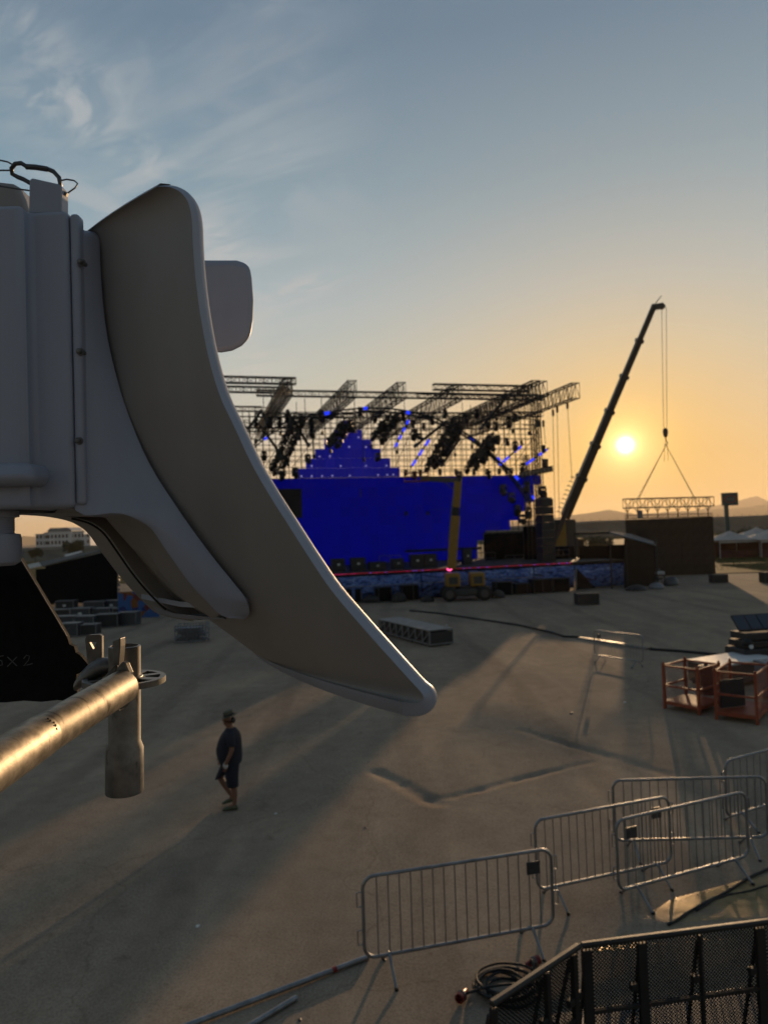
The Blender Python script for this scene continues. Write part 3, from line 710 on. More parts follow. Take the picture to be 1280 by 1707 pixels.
# scaffold wall behind the screen
def scaffold_wall():
    u0, u1 = spx(395, 740, 7)[0], spx(893, 740, 7)[0]; z1 = spx(620, 688, 7)[1]; v = 7
    t = sthing('scaffold_wall', 'fine grid of scaffold tubes standing behind the led wall', 'scaffold', u0, v); w = u1 - u0
    n = int(w / .62); a = None
    for k in range(n + 1):
        a = put(a, 'standard', t, (w * k / n, 0, 0)) if a else MB().tube((0, 0, 0), (0, 0, z1), .036, 5).build('standard', M_RIG, t, loc=(0, 0, 0))
    b = None
    for k in range(22):
        z = z1 - k * .55
        if z < .5: break
        b = put(b, 'ledger', t, (0, -.06, z)) if b else MB().tube((0, 0, 0), (w, 0, 0), .036, 5).build('ledger', M_RIG, t, loc=(0, -.06, z))
    for k in range(n + 1):
        if k % 2 == 0: put(a, 'standard', t, (w * k / n + .2, 1.6, 0))
    for k in range(0, 22, 2):
        if z1 - k * .55 > .5: put(b, 'ledger', t, (.1, 1.55, z1 - k * .55 - .21))
    for k in range(0, 12):
        x = w * k / 12; MB().tube((x, .08, z1 - 5.5), (x + w / 12, .08, z1 - .2 - (k % 3)), .036, 5).build('diagonal_brace', M_RIG, t)
scaffold_wall()
def tower(x, ytop, v, label, w=.5, r=.04):
    u, z = spx(x, ytop, v); truss('tower_truss', label, stp(u, v, 0), stp(u, v, z), w, w, .6, r, group='upright towers carrying the roof', side=SU)
tower(890, 690, -4, 'slim upright truss tower at the right end of the screen')
tower(893, 672, 5, 'upright truss tower standing behind the screen at right', .6)
tower(412, 700, 5, 'upright truss tower behind the screen next to the dish')
tower(345, 640, -12, 'upright truss tower hidden mostly behind the white dish', .6)
tower(876, 760, -6, 'short upright truss beside the stepped edge of the screen', .4)
def hang_line(x0, y0, x1, y1, v, label, r=.022):
    a, b = spt(x0, y0, v), spt(x1, y1, v); t = thing('hoist_chain', label, 'chain', a, group='chains hanging from the roof at right')
    MB().tube((0, 0, 0), b - a, r, 5).build('chain', M_RIG, t); MB().box((0, 0, -.3), (.16, .16, .5)).build('hoist_motor', M_BLACKM, t)
for i, (x0, y0, x1, y1) in enumerate(sorted(((921, 682, 925, 880), (928, 676, 932, 875), (945, 670, 953, 800), (894, 700, 896, 735), (899, 700, 902, 735), (905, 700, 909, 740)))):
    hang_line(x0, y0, x1, y1, -12, ('first', 'second', 'third', 'fourth', 'fifth', 'sixth')[i] + ' from the left of the thin chains hanging at the right roof end')

# ---- arch of truss with blue led battens
def arch():
    P = [(398, 772), (430, 738), (470, 710), (520, 695), (575, 686), (625, 683), (672, 687), (715, 697), (760, 716), (800, 742), (832, 772), (860, 805), (884, 838)]; v = -8
    W_ = [spt(x, y, v) for x, y in P]; t = thing('arch_truss', 'curved dark truss arching over the pyramid with blue lights', 'truss', W_[0]); W_ = [p - W_[0] for p in W_]
    def smooth(pts, n=5):
        out = []
        for i in range(len(pts) - 1):
            p0, p1, p2, p3 = pts[max(0, i - 1)], pts[i], pts[i + 1], pts[min(len(pts) - 1, i + 2)]
            for k in range(n):
                s = k / n; out.append(.5 * ((2 * p1) + (p2 - p0) * s + (2 * p0 - 5 * p1 + 4 * p2 - p3) * s * s + (3 * p1 - p0 - 3 * p2 + p3) * s ** 3))
        return out + [pts[-1]]
    C = smooth(W_)
    for dz, dv in ((-.14, -.14), (.14, -.14), (.14, .14), (-.14, .14)): MB().path([p + Vector((0, 0, dz)) + SV * dv for p in C], .045, 6).build('chord', M_BLACKM, t, smooth=60)
    lac = MB()
    for i, (a, b) in enumerate(zip(C, C[1:])):
        q = .14 if i % 2 else -.14; lac.tube(a + SV * -.14 + Vector((0, 0, q)), b + SV * -.14 + Vector((0, 0, -q)), .03, 4); lac.tube(a + SV * .14 + Vector((0, 0, q)), b + SV * .14 + Vector((0, 0, -q)), .03, 4)
    tag(lac.build('lacing', M_BLACKM, t), kind='stuff')
    return C, Vector(spt(*P[0], v))
ARCH, ARCH0 = arch()
GB = 'blue led battens hung in the roof'
def batten(x0, y0, x1, y1, v, label, n=3, r=.09, gap=.35):
    a, b = spt(x0, y0, v), spt(x1, y1, v); t = thing('led_batten', label, 'light', a, group=GB); D = b - a
    MB().tube((0, 0, 0), D, r * .75, 8).build('batten_body', M_BLACKM, t)
    for k in range(n):
        s = D * ((k + gap / 2) / n); e = D * ((k + 1 - gap / 2) / n); o = SV * -.06
        MB().tube(s + o, e + o, r, 8).build('light_tube', M_LEDB, t)
batten(540, 690, 550, 688, -8.4, 'short blue light on the arch left of the pyramid tip', 1, .13, .1)
batten(605, 681, 612, 680.5, -8.4, 'short blue light on the arch above the pyramid tip', 1, .13, .1)
batten(676, 687, 683, 689, -8.4, 'short blue light on the arch right of the pyramid tip', 1, .13, .1)
batten(682, 698, 657, 748, -7, 'blue light batten slanting down right of the pyramid top', 4, .10, .5)
batten(717, 730, 684, 780, -7, 'blue light batten slanting down beside the pyramid foot', 3, .10, .45)
batten(780, 727, 797, 738, -7, 'short blue batten crossing the lamp cluster right of centre', 1, .10, .4)
batten(872, 740, 832, 775, -7, 'blue light batten slanting near the right end of the screen', 2, .10, .5)
batten(914, 747, 872, 777, -7, 'blue light batten pointing out past the right end of the screen', 2, .10, .4)
batten(828, 762, 835, 776, -8.5, 'short blue light on the right leg of the arch', 1, .12, .1)
batten(857, 793, 863, 800, -8.5, 'short blue light on the arch in front of the screen corner', 1, .12, .1)
batten(871, 810, 876, 817, -8.5, 'short blue light low on the right leg of the arch', 1, .11, .1)
batten(886, 826, 889, 832, -8.5, 'lowest short blue light on the right leg of the arch', 1, .10, .1)
batten(440, 733, 446, 729, -8.4, 'short blue light on the left leg of the arch', 1, .09, .1)
batten(482, 722, 486, 719, -8.4, 'faint short blue light left of the pyramid near the roof', 1, .07, .1)

# ---- moving lights, hung in clusters on slanting ladders
def light_parts():
    base = MB().box((0, 0, -.09), (.34, .26, .17)).mesh('base', M_BLACKM)
    yoke = MB(); yoke.box((-.21, 0, -.36), (.05, .14, .42)); yoke.box((.21, 0, -.36), (.05, .14, .42)); yoke.box((0, 0, -.17), (.46, .16, .06))
    head = MB().lathe([(.02, .24), (.13, .22), (.17, .05), (.19, -.22), (.17, -.26), (.02, -.25)], n=10)
    return base, yoke.mesh('yoke', M_BLACKM), head.mesh('head', M_BLACKM, smooth=40)
LB, LY, LH = light_parts()
def moving_light(P, rz, tilt, label, group, s=1.0):
    t = thing('moving_light', label, 'stage light', P, rz, group); t.scale = (s, s, s)
    for nm, me in (('base', LB), ('yoke', LY)):
        o = bpy.data.objects.new(nm, me); COL.objects.link(o); o.parent = t
    o = bpy.data.objects.new('head', LH); COL.objects.link(o); o.parent = t; o.location = (0, 0, -.45); o.rotation_euler = (tilt, 0, 0)
LAD = (((497, 690, 459, 782), 9, 'moving light in the slanting cluster left of the pyramid'), ((580, 700, 553, 733), 6, 'moving light in the cluster touching the pyramid tip'),
       ((655, 692, 627, 728), 7, 'moving light in the cluster right of the pyramid tip'), ((762, 700, 716, 776), 13, 'moving light in the long cluster above the lift boom'),
       ((823, 725, 784, 775), 11, 'moving light in the cluster left of the screen end'))
ORD = ('first second third fourth fifth sixth seventh eighth ninth tenth eleventh twelfth thirteenth fourteenth fifteenth sixteenth seventeenth eighteenth nineteenth twentieth twenty-first twenty-second twenty-third twenty-fourth twenty-fifth twenty-sixth').split()
def ladders():
    rng = random.Random(11)
    for i, ((x0, y0, x1, y1), n, lab) in enumerate(LAD):
        v = -9; a, b = spt(x0, y0, v), spt(x1, y1, v)
        truss('lighting_ladder', ('dark slanting light ladder left of the pyramid', 'dark slanting light ladder at the pyramid tip', 'dark slanting light ladder right of the pyramid tip', 'long dark slanting light ladder above the lift boom', 'dark slanting light ladder left of the screen end')[i], a, b, .5, .5, .5, .05, M_BLACKM, 'slanting ladders of stage lights')
        for k in range(n):
            p = a.lerp(b, (k + .5) / n)
            for s in (-1, 1):
                moving_light(p + SU * s * .36 + Vector((0, 0, rng.uniform(-.15, .25))) + SV * rng.uniform(-.3, .1), TH + rng.uniform(-.6, .6), rng.uniform(-1.4, 1.4), ('left' if s < 0 else 'right') + ' moving light of the ' + ORD[k] + ' pair from the top, ' + lab.replace('moving light in the ', ''), lab.replace('moving light in the', 'lights of the'), rng.uniform(.85, 1.25))
    dark_bars = (((413, 716, 437, 683), 'dark slim bar leaning beside the dish edge'), ((478, 683, 516, 745), 'dark slanting bar crossing left of the pyramid'), ((443, 722, 482, 777), 'dark slanting bar left of the long light cluster'),
                 ((745, 702, 690, 745), 'dark slanting bar right of the pyramid slope'), ((767, 730, 735, 778), 'dark slanting bar beside the long light cluster'), ((790, 735, 850, 785), 'dark slanting bar under the right roof trusses'), ((845, 660, 800, 716), 'dark slanting bar hanging from the right roof trusses'))
    for (x0, y0, x1, y1), lab in dark_bars:
        a, b = spt(x0, y0, -8.6), spt(x1, y1, -8.6); t = thing('rigging_bar', lab, 'bar', a, group='slanting bars in the roof'); D = b - a
        MB().tube((0, 0, 0), D, .11, 8).build('bar', M_BLACKM, t); MB().tube(D * .02, D * .06, .16, 8).build('clamp', M_STEEL, t); MB().tube(D * .9, D * .96, .16, 8).build('clamp', M_STEEL, t)
    row = []
    for k in range(26):
        u = rng.uniform(spx(430, 700, -6)[0], spx(880, 700, -6)[0]); x = 430 + k * 17.3
        y = 690 + 9 * math.sin(k * 1.7) + rng.uniform(-4, 10)
        moving_light(spt(x + rng.uniform(-5, 5), y, -6.3), TH + rng.uniform(-1, 1), rng.uniform(-1, 1), ORD[k] + ' from the left of the moving lights hung along the level roof trusses', 'lights along the level roof trusses', rng.uniform(.8, 1.3))
    for k, (x, y) in enumerate(sorted(((415, 742), (425, 757), (440, 752), (458, 776), (470, 788), (492, 780), (513, 757), (520, 715), (630, 755), (690, 716), (700, 722), (845, 730), (858, 735), (905, 742), (908, 765), (690, 785), (765, 786), (815, 785), (870, 772)))):
        moving_light(spt(x, y, -7.5), TH + rng.uniform(-1, 1), rng.uniform(-1.3, 1.3), ORD[k] + ' from the left of the lone lights hanging low between the ladders', 'lone lights under the roof', rng.uniform(.9, 1.3))
    for k, (x, y) in enumerate(sorted(((676, 794), (700, 794), (733, 793), (760, 793), (790, 793), (812, 793), (832, 792), (852, 791), (870, 790), (458, 795), (474, 795), (490, 795)))):
        moving_light(spt(x, y - 6, -.2) + Vector((0, 0, .3)), TH + rng.uniform(-1, 1), rng.uniform(-1, 1), ORD[k] + ' from the left of the small lights on the blue wall top', 'lights on the top edge of the led wall', .8)
ladders()

def drop_pipes():
    rng = random.Random(31)
    for k in range(34):
        x = 425 + k * 13.8; v = rng.choice((-11, -8, -5, -2)); y0 = rng.uniform(655, 700); y1 = y0 + rng.uniform(25, 70)
        a, b = spt(x, y0, v), spt(x, y1, v); b.x, b.y = a.x, a.y
        t = thing('drop_pipe', ORD2(k) + ' from the left of the thin pipes hanging in the stage roof', 'pipe', a, group='thin pipes hanging in the stage roof')
        MB().tube((0, 0, 0), b - a, .03, 5).build('pipe', M_RIG, t); c = (b - a) * rng.uniform(.5, .95); MB().tube(c - SU * .5, c + SU * .5, .035, 5).build('cross_pipe', M_RIG, t)
        MB().box(b - a, (.22, .22, .3)).build('lamp_box', M_BLACKM, t)
def ORD2(k): return ORD[k] if k < len(ORD) else ('twenty-seventh', 'twenty-eighth', 'twenty-ninth', 'thirtieth', 'thirty-first', 'thirty-second', 'thirty-third', 'thirty-fourth')[k - len(ORD)]
drop_pipes()

# ---- lamp row and black stack at the right end of the screen
def lamp_row():
    a, b = spt(866, 792, -9), spt(921, 781, -9); t = thing('lamp_bar', 'black bar of round lamps above the right end of the screen', 'lights', a); D = b - a
    for o in (Vector((0, 0, .2)), Vector((0, 0, -.2))): MB().bar(o, D + o, .14, .1).build('rail', M_BLACKM, t)
    lm = mat('dull lamp lens', (0.25, 0.22, 0.18), .2, .4, var=.1)
    for k in range(9):
        p = D * ((k + .5) / 9); MB().lathe([(.05, .15), (.16, .1), (.19, -.12), (.17, -.13), (.02, -.1)], p, 12, axis=-SV).build('lamp', M_BLACKM, t)
        MB().lathe([(.005, .0), (.13, .0), (.13, .02), (.005, .02)], p - SV * .12, 12, axis=-SV).build('lens', lm, t)
lamp_row()
def line_array():
    u0, zt = spx(895, 832, -10); u1 = spx(917, 832, -10)[0]; w = u1 - u0
    t = sthing('speaker_stack', 'tall black speaker stack standing between the screen and crane', 'speaker', (u0 + u1) / 2, -10, ZD); n = 8; h = (zt - ZD) / n
    for k in range(n):
        MB().box((0, 0, (k + .5) * h), (w * (1 - .012 * k), 1.1, h - .03)).build('speaker_box', M_CASE, t, bevel=.03)
    MB().box((0, 0, n * h + .05), (w * .8, .9, .1)).build('top_frame', M_STEEL, t)
line_array()
def masking_box(x0, x1, y0, v, dep, label, name='black_masking', z0=None):
    a, b = spx(x0, y0, v), spx(x1, y0, v); t = sthing(name, label, 'cloth', (a[0] + b[0]) / 2, v, ZD if z0 is None else z0, 'black drapes on the stage'); h = a[1] - (ZD if z0 is None else z0); w = b[0] - a[0]
    rows = [[(-w / 2 + w * k / 24, .06 * math.sin(k * 1.7), z) for k in range(25)] for z in (0, h * .5, h)]
    o = MB().grid(rows).build('drape', M_BLACK, t, smooth=180); o.modifiers.new('thick', 'SOLIDIFY').thickness = .02
    MB().tube((-w / 2, 0, h), (w / 2, 0, h), .03, 6).build('pipe', M_STEEL, t)
    for s in (-1, 1): MB().tube((s * w / 2, .06, 0), (s * w / 2, .06, h), .03, 6).build('upright', M_STEEL, t)
masking_box(806, 880, 890, -3, 1, 'black drape below the stepped corner of the led wall')
masking_box(872, 900, 878, -6, 1, 'narrow black drape left of the tall speaker stack')
masking_box(905, 960, 912, -7, 1, 'low black drape at the stage end in front of the crane')
for k, (x, y) in enumerate(sorted(((838, 812), (852, 826), (862, 846), (870, 862), (877, 808), (904, 815), (905, 822), (880, 850)))):
    moving_light(spt(x, y - 5, -9.5), TH, random.uniform(-1.5, 1.5), ORD[k] + ' from the left of the lights clustered at the right screen end', 'lights at the right end of the screen', 1.3)

# ================================================================ MACHINES AND THINGS ROUND THE STAGE
def boom_lift():
    g = gp(776, 1000); Y = g.y; base = Vector((g.x, Y, 0))
    t = thing('boom_lift', 'yellow telescopic boom lift standing in front of the stage', 'boom lift', base)
    def P(x, y, dy=0): p = at(x, y, Y + dy) - base; return p
    M_GREY = mat('lift grey chassis', (0.05, 0.05, 0.05), .6, var=.2)
    MB().box((0, 0, .62), (2.3, 1.9, .42)).build('chassis', M_GREY, t, bevel=.06)
    for sx in (-1, 1):
        for sy in (-1, 1):
            w = MB().lathe([(.12, -.16), (.42, -.17), (.5, -.12), (.52, 0), (.5, .12), (.42, .17), (.12, .16)], (sx * 1.2, sy * .95, .5), 20, axis=(0, 1, 0)).build('wheel', M_RUBBER, t, smooth=40)
            MB().lathe([(.01, -.02), (.26, -.02), (.28, .02), (.01, .02)], (sx * 1.2, sy * .95 - .17 * (1 if sy < 0 else -1), .5), 14, axis=(0, 1, 0)).build('hub', M_STEEL, w)
    MB().lathe([(.7, .83), (.7, .98)], (0, 0, 0), 20).build('turntable', M_BLACKM, t)
    for s, xx in ((-1, -.88), (1, .82)):
        MB().box((xx, 0, 1.45), (1.0, 1.5, .92)).build('engine_cover', M_YELLOW, t, bevel=.09)
        MB().box((xx, -.76, 1.42), (.6, .03, .5)).build('vent_panel', M_GREY, t)
    a, b, c, d = P(752, 948), P(759, 860), P(760, 846), P(763, 803)
    MB().bar(a, b, .62, .7, (0, 1, 0)).build('lower_boom', M_YELLOW, t, bevel=.05)
    MB().bar(a.lerp(b, .55), b + (b - a) * .12, .5, .56, (0, 1, 0)).build('boom_sleeve', M_BLACKM, t)
    MB().bar(b + Vector((0, 0, .2)), c + Vector((.06, 0, .1)), .42, .5, (0, 1, 0)).build('elbow', M_BLACKM, t, bevel=.04)
    MB().bar(c, d, .52, .6, (0, 1, 0)).build('upper_boom', M_YELLOW, t, bevel=.05)
    MB().tube(P(748, 900), P(755, 830), .07, 8).build('lift_cylinder', M_STEEL, t)
    e, f = P(764, 801), P(700, 798)
    MB().bar(e, f, .26, .34).build('jib', M_BOOM, t); MB().tube(P(756, 816), P(738, 801), .05, 6).build('jib_cylinder', M_STEEL, t)
    o = mat('orange basket paint', (0.22, 0.05, 0.02), .6, var=.2)
    k = P(694, 803); bk = MB()
    MB().box(k + Vector((0, 0, .03)), (1.7, .8, .08)).build('basket_floor', o, t)
    for z in (.35, .62):
        for y in (-.4, .4): MB().tube(k + Vector((-.85, y, z)), k + Vector((.85, y, z)), .025, 6).build('basket_rail', o, t)
        for x in (-.85, .85): MB().tube(k + Vector((x, -.4, z)), k + Vector((x, .4, z)), .025, 6).build('basket_rail', o, t)
    for x in (-.85, 0, .85):
        for y in (-.4, .4): MB().tube(k + Vector((x, y, 0)), k + Vector((x, y, .62)), .025, 6).build('basket_post', o, t)
boom_lift()
def ring_light():
    p = spt(749, 947, -13.5); t = thing('ring_light', 'small glowing pink ring light at the stage edge by the boom', 'light', p)
    MB().path([(.16 * math.cos(k * math.pi / 12), 0, .16 * math.sin(k * math.pi / 12)) for k in range(24)], .05, 8, closed=True).build('ring', emitter('pink ring', (1, .08, .25), 3.0), t, smooth=180)
    MB().box((0, .12, 0), (.14, .12, .14)).build('bracket', M_BLACKM, t)
ring_light()

def crane():
    Y0, Y1 = 76.0, 67.0; foot = at(938, 905, Y0); base = Vector((foot.x, Y0, 0))
    t = thing('mobile_crane', 'tall telescopic mobile crane behind the right end of the stage', 'crane', base)
    tip = at(1091, 507, Y1) - base; a = at(941, 862, Y0 - 1) - base; D = tip - a; n = 6
    cuts = [0, .21, .37, .53, .69, .85, 1.0]
    for k in range(n):
        w = 1.16 - .11 * k; p, q = a + D * cuts[k], a + D * cuts[k + 1]
        MB().bar(p - D.normalized() * (.4 if k else 0), q, w * .78, w, (0, 1, 0)).build('boom_section', M_BOOM, t, bevel=.12)
        if k < n - 1: MB().bar(q - D.normalized() * .35, q, w * .78 + .14, w + .16, (0, 1, 0)).build('boom_collar', M_BOOM, t)
    z = D.normalized(); x = Vector((z.z, 0, -z.x)).normalized()
    MB().bar(tip - z * .3, tip + x * .8 + z * .1, .5, .55, (0, 1, 0)).build('boom_head', M_BOOM, t, bevel=.05)
    MB().lathe([(.1, -.12), (.28, -.12), (.28, .12), (.1, .12)], tip + x * .72, 16, axis=(0, 1, 0)).build('sheave', M_STEEL, t)
    MB().tube(tip, tip + z * .9 + x * .25, .04, 6).build('wind_gauge', M_STEEL, t)
    MB().bar(at(925, 900, Y0 - 1.2) - base, at(950, 835, Y0 - 2) - base, .42, .42).build('luffing_cylinder', M_STEEL, t)
    for k in range(9):                                              # hose guides and rungs up the foot of the boom
        p = a + D * (.015 + k * .022) - x * .95; MB().bar(p - Vector((0, .4, 0)), p + Vector((0, .4, 0)), .08).build('rung', M_STEEL, t); MB().bar(p, p + x * .5, .06).build('rung_arm', M_STEEL, t)
    q = at(936, 893, Y0) - base
    MB().box((q.x + .1, 0, 3.3), (2.3, 2.6, 4.6)).build('superstructure', M_BOOM, t, bevel=.15)
    MB().prism([(q.x - 1.3, -1.35, 1.2), (q.x + .2, -1.35, 1.2), (q.x + .1, -1.35, 5.4), (q.x - .2, -1.35, 5.2), (q.x - .9, -1.35, 3.4)], (0, .12, 0)).build('side_panel', M_CRANE, t)
    MB().box((q.x + 1.7, .2, 2.6), (1.1, 1.4, 1.9)).build('cab', M_CRANE, t, bevel=.1); MB().box((q.x + 1.7, -.52, 2.9), (.9, .06, .9)).build('cab_window', M_WIN, t)
    MB().box((q.x - 1.9, .3, 2.2), (1.3, 2.6, 1.4)).build('counterweight', M_BOOM, t, bevel=.08)
    MB().box((q.x + 1.5, .3, 1.05), (11, 2.6, .7)).build('carrier', M_CRANE, t, bevel=.06)
    for k in range(5):
        for s in (-1, 1): MB().lathe([(.1, -.18), (.5, -.2), (.56, 0), (.5, .2), (.1, .18)], (q.x - 3.2 + k * 2.3, .3 + s * 1.15, .56), 18, axis=(0, 1, 0)).build('wheel', M_RUBBER, t, smooth=40)
    return base, tip, x
CB, CT, CX = crane()
def crane_load():
    Y = 67.0; top = CB + CT + CX * .9; hk = at(1108.5, 722, Y); hk.y = top.y
    t = thing('hook_block', 'crane hook block hanging on two thin ropes', 'hook', hk)
    for dx in (-.22, .22): MB().tube(Vector((dx * .7, 0, .5)), top - hk + Vector((dx, 0, 0)), .025, 5).build('rope', M_RIG, t)
    MB().lathe([(.06, .5), (.22, .36), (.25, .08), (.2, -.22), (.08, -.45)], (0, 0, 0), 12).build('block', M_BOOM, t, smooth=40)
    MB().path([(0, 0, -.5), (.02, 0, -.75), (.16, 0, -.95), (.02, 0, -1.15), (-.14, 0, -1.0)], .06, 6).build('hook', M_STEEL, t, smooth=60)
    yy = top.y; A, B = at(1040, 839.5, yy), at(1186, 836, yy)
    tr = truss('hung_truss', 'square truss hanging from the crane above the black side wall', A, B, .8, .85, .7, .05, M_RIG)
    M = Vector((0, 0, -.43)); D = B - A
    for k in range(9):
        q = D * (.03 + k * .115) + M; l = 1.0
        MB().tube(q, q + Vector((0, 0, -l)), .045, 6).build('drop_leg', M_RIG, tr)
        for s in (-1, 1): MB().tube(q + D.normalized() * s * .28, q + Vector((0, 0, -.42)), .035, 5).build('leg_brace', M_RIG, tr)
    for z in (-1.12, -1.42):
        MB().tube(M + Vector((0, 0, z + .43)), D + M + Vector((0, 0, z + .43)), .035, 6).build('lower_rail', M_RIG, tr)
    for k in range(48): q = D * (k / 47) + Vector((0, 0, -1.12)); MB().tube(q, q + Vector((0, 0, -.34)), .022, 4).build('lower_post', M_RIG, tr)
    MB().box(D * .16 + Vector((0, -.3, -1.05)), (.42, .3, .75)).build('control_box', M_CASEM, tr, bevel=.03)
    h0 = hk + Vector((0, 0, -1.15))
    for i, (f, lab) in enumerate(((.16, 'left pair of slings from the hook to the hanging truss'), (.80, 'right pair of slings from the hook to the hanging truss'))):
        s = thing('lifting_sling', lab, 'sling', h0)
        for o in (-.35, .35): MB().tube((0, 0, 0), A + D * (f + .022 * (1 if o > 0 else -1)) + Vector((0, o, .43)) - h0, .028, 5).build('sling', M_RIG, s)
        for o in (-.15, .15): MB().tube((o, 0, 0), (o * 1.2, .1, -1.5), .02, 5).build('spare_chain', M_RIG, s)
crane_load()

def side_wall():
    Y = 66.0; a, b = at(1042, 866, Y), at(1187, 862, Y); base = Vector(((a.x + b.x) / 2, Y, 0)); w = b.x - a.x; h = (a.z + b.z) / 2
    t = thing('side_screen', 'tall black side wall at the right of the stage under the hanging truss', 'wall', base)
    n, m = 8, 5; pm = mat('dark screen panel', (0.060, 0.045, 0.033), .8, var=.25, scale=1.5, spec=.15); pn = None  # brownish panels, lifted further to stand in for glare near the sun
    for i in range(n):
        for j in range(m):
            loc = (-w / 2 + (i + .5) * w / n, random.uniform(-.006, .006), (j + .5) * h / m)
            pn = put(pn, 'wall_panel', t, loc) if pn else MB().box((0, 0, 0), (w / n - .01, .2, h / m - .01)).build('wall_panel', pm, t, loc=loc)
    MB().box((0, .16, h / 2), (w - .1, .1, h - .1)).build('backing', M_BLACK, t)
    for s in (-1, 1): MB().tube((s * w * .4, .3, h * .95), (s * w * .4, 3.0, 0), .06, 6).build('back_brace', M_RIG, t)
side_wall()
def covered_wing():
    Y = 57.0; c = [(1013, 980), (1092, 972)]; p0 = gp(1040, 981); base = Vector((p0.x, p0.y, 0)); Y = p0.y
    t = thing('covered_wing', 'black covered wing with sloping roof between stage and side wall', 'tent', base)
    def P(x, y, dy=0): q = at(x, y, Y + dy) - base; return q
    fr = [P(1040, 981), P(1092, 976), P(1091, 909), P(1040, 899)]
    MB().prism([Vector((q.x, 0, max(q.z, 0.01))) for q in fr], (0, .06, 0)).build('front_cloth', mat('glare-lifted dark cloth', (0.045, 0.034, 0.026), .95, var=.2, scale=1.5, spec=.1), t)  # black cloth lifted to brown, glare from the sun put into its colour
    dz = 1.1; roof = [P(1015, 887), P(1042, 898), P(1092, 908), P(1094, 905, 4), P(1050, 891, 4)]
    k0, k1 = P(957, 890, 3), P(1016, 888, 1); MB().bar(k0, k1, .14, .2).build('side_beam', M_RIG, t); MB().tube((k0.x, k0.y, 0), k0, .06, 6).build('post', M_RIG, t)
    MB().prism([(q.x, q.y, q.z) for q in roof], (0, 0, .07)).build('roof_sheet', mat('dark roof sheet', (0.04, 0.04, 0.045), .7, 0.0, var=.2), t)
    q = P(1015, 888); q2 = P(1092, 909); MB().tube((q.x, q.y - .1, q.z), (q2.x, q2.y - .1, q2.z), .06, 8).build('eave_tube', M_CASEM, t)
    for x, dy in ((1016, .0), (1042, 0), (1091, 0), (962, 6), (1093, 4)):
        k = P(x, 900, dy); MB().tube((k.x, k.y, 0), (k.x, k.y, P(x, 895, dy).z - .1), .06, 6).build('post', M_RIG, t)
    k = P(1030, 940, 5); MB().box((k.x - 1, 5.5, 1.6), (4.2, .08, 3.2)).build('back_cloth', M_BLACK, t)
    k = P(1106, 940); 
covered_wing()
def stair_tower():
    p = gp(1101, 972); t = thing('stair_tower', 'slim ladder frame beside the black covered wing', 'scaffold', p)
    for x in (-.35, .35):
        for y in (0, .7): MB().tube((x, y, 0), (x, y, 2.9), .03, 6).build('standard', M_RIG, t)
    for k in range(6):
        for y in (0, .7): MB().tube((-.35, y, .3 + k * .5), (.35, y, .3 + k * .5), .03, 6).build('rung', M_RIG, t)
    MB().box((0, .35, .82), (.72, .75, .22)).build('platform', M_WHITE, t)
stair_tower()
def heap(x, y, w, h, label, m, seed, name='wrapped_bundle', cat='bundle', group=None):
    rng = random.Random(seed); p = gp(x, y); p.z = gz(p.x, p.y); t = thing(name, label, cat, p, group=group)
    mb = MB(); n, k = 14, 8; rings = []
    for i in range(k):
        q = i / (k - 1); rr = math.sqrt(max(0.0, 1 - q ** 2.2)) if i < k - 1 else .02
        rings.append([Vector((math.cos(a) * w / 2 * rr * (1 + .22 * mnoise.noise((math.cos(a) * 2 + seed, math.sin(a) * 2, q * 2))), math.sin(a) * w * .32 * rr * (1 + .2 * mnoise.noise((math.sin(a) * 2, seed, q * 3))), q * h * (1 + .15 * mnoise.noise((a, q, seed))))) for a in [2 * math.pi * j / n for j in range(n)]])
    mb.loft(rings).build('cover', m, t, smooth=60, subsurf=1)
    MB().path([(-w * .4, -w * .3, .02), (0, -w * .1, h * 1.02), (w * .4, w * .3, .02)], .02, 5).build('strap', M_STEEL, t)
heap(1093, 982, 1.2, .5, 'pale wrapped bundle on the ground by the covered wing', M_CASEM, 3)
heap(1060, 985, 1.6, .45, 'dark bundle lying in front of the covered wing', M_CASE, 4)
heap(1118, 976, 1.3, .7, 'grey bundle at the foot of the stair frame', M_STEEL, 5)
heap(618, 1004, 1.4, .55, 'dark bundle on the ground between two black speaker boxes left', M_CASE, 11)
heap(665, 1003, 1.2, .7, 'dark heaped cloth between the speaker boxes near the lift', M_RIG, 12)
heap(712, 1003, 1.0, .5, 'low dark bundle just left of the lift wheel', M_CASE, 13)
heap(830, 997, 1.1, .6, 'dark bundle right of the pale-topped case', M_RIG, 14)
def sun_glints():  # glints of sun on metal, added as small glowing discs
    for y, lab in ((972, 'upper of two glowing discs for sun glints at the stage end'), (979, 'lower of two glowing discs for sun glints at the stage end')):
        p = at(1043, y, 55.2); t = thing('sun_glint', lab, 'lamp', p)
        MB().lathe([(.02, 0), (.09, 0), (.09, .03), (.02, .03)], (0, 0, 0), 14, axis=(0, -1, 0)).build('lens', emitter('warm glint glow', (1, .75, .4), 2.2), t)
        MB().lathe([(.02, .14), (.08, .1), (.11, -.02), (.10, -.03)], (0, .0, 0), 14, axis=(0, 1, 0)).build('housing', M_BLACKM, t)
sun_glints()
def dcase(x0, x1, y, hpx, label, dep=.8, rot=0.0, name='flight_case'):
    a, b = gp(x0, y), gp(x1, y); c = (a + b) / 2; w = (b - a).length; h = hpx / F * c.y; c.y += dep / 2; c.z = gz(c.x, c.y)
    flight_case(name, label, 'case', c, (w, dep, h), rot, 'dark cases standing alone on the ground', mats=(M_CASE, M_STEEL))
dcase(963, 1000, 1009, 19, 'dark low case alone on the ground in front of the stage', 1.0)
dcase(1188, 1215, 972, 14, 'dark case near the foot of the tall side wall', .9)
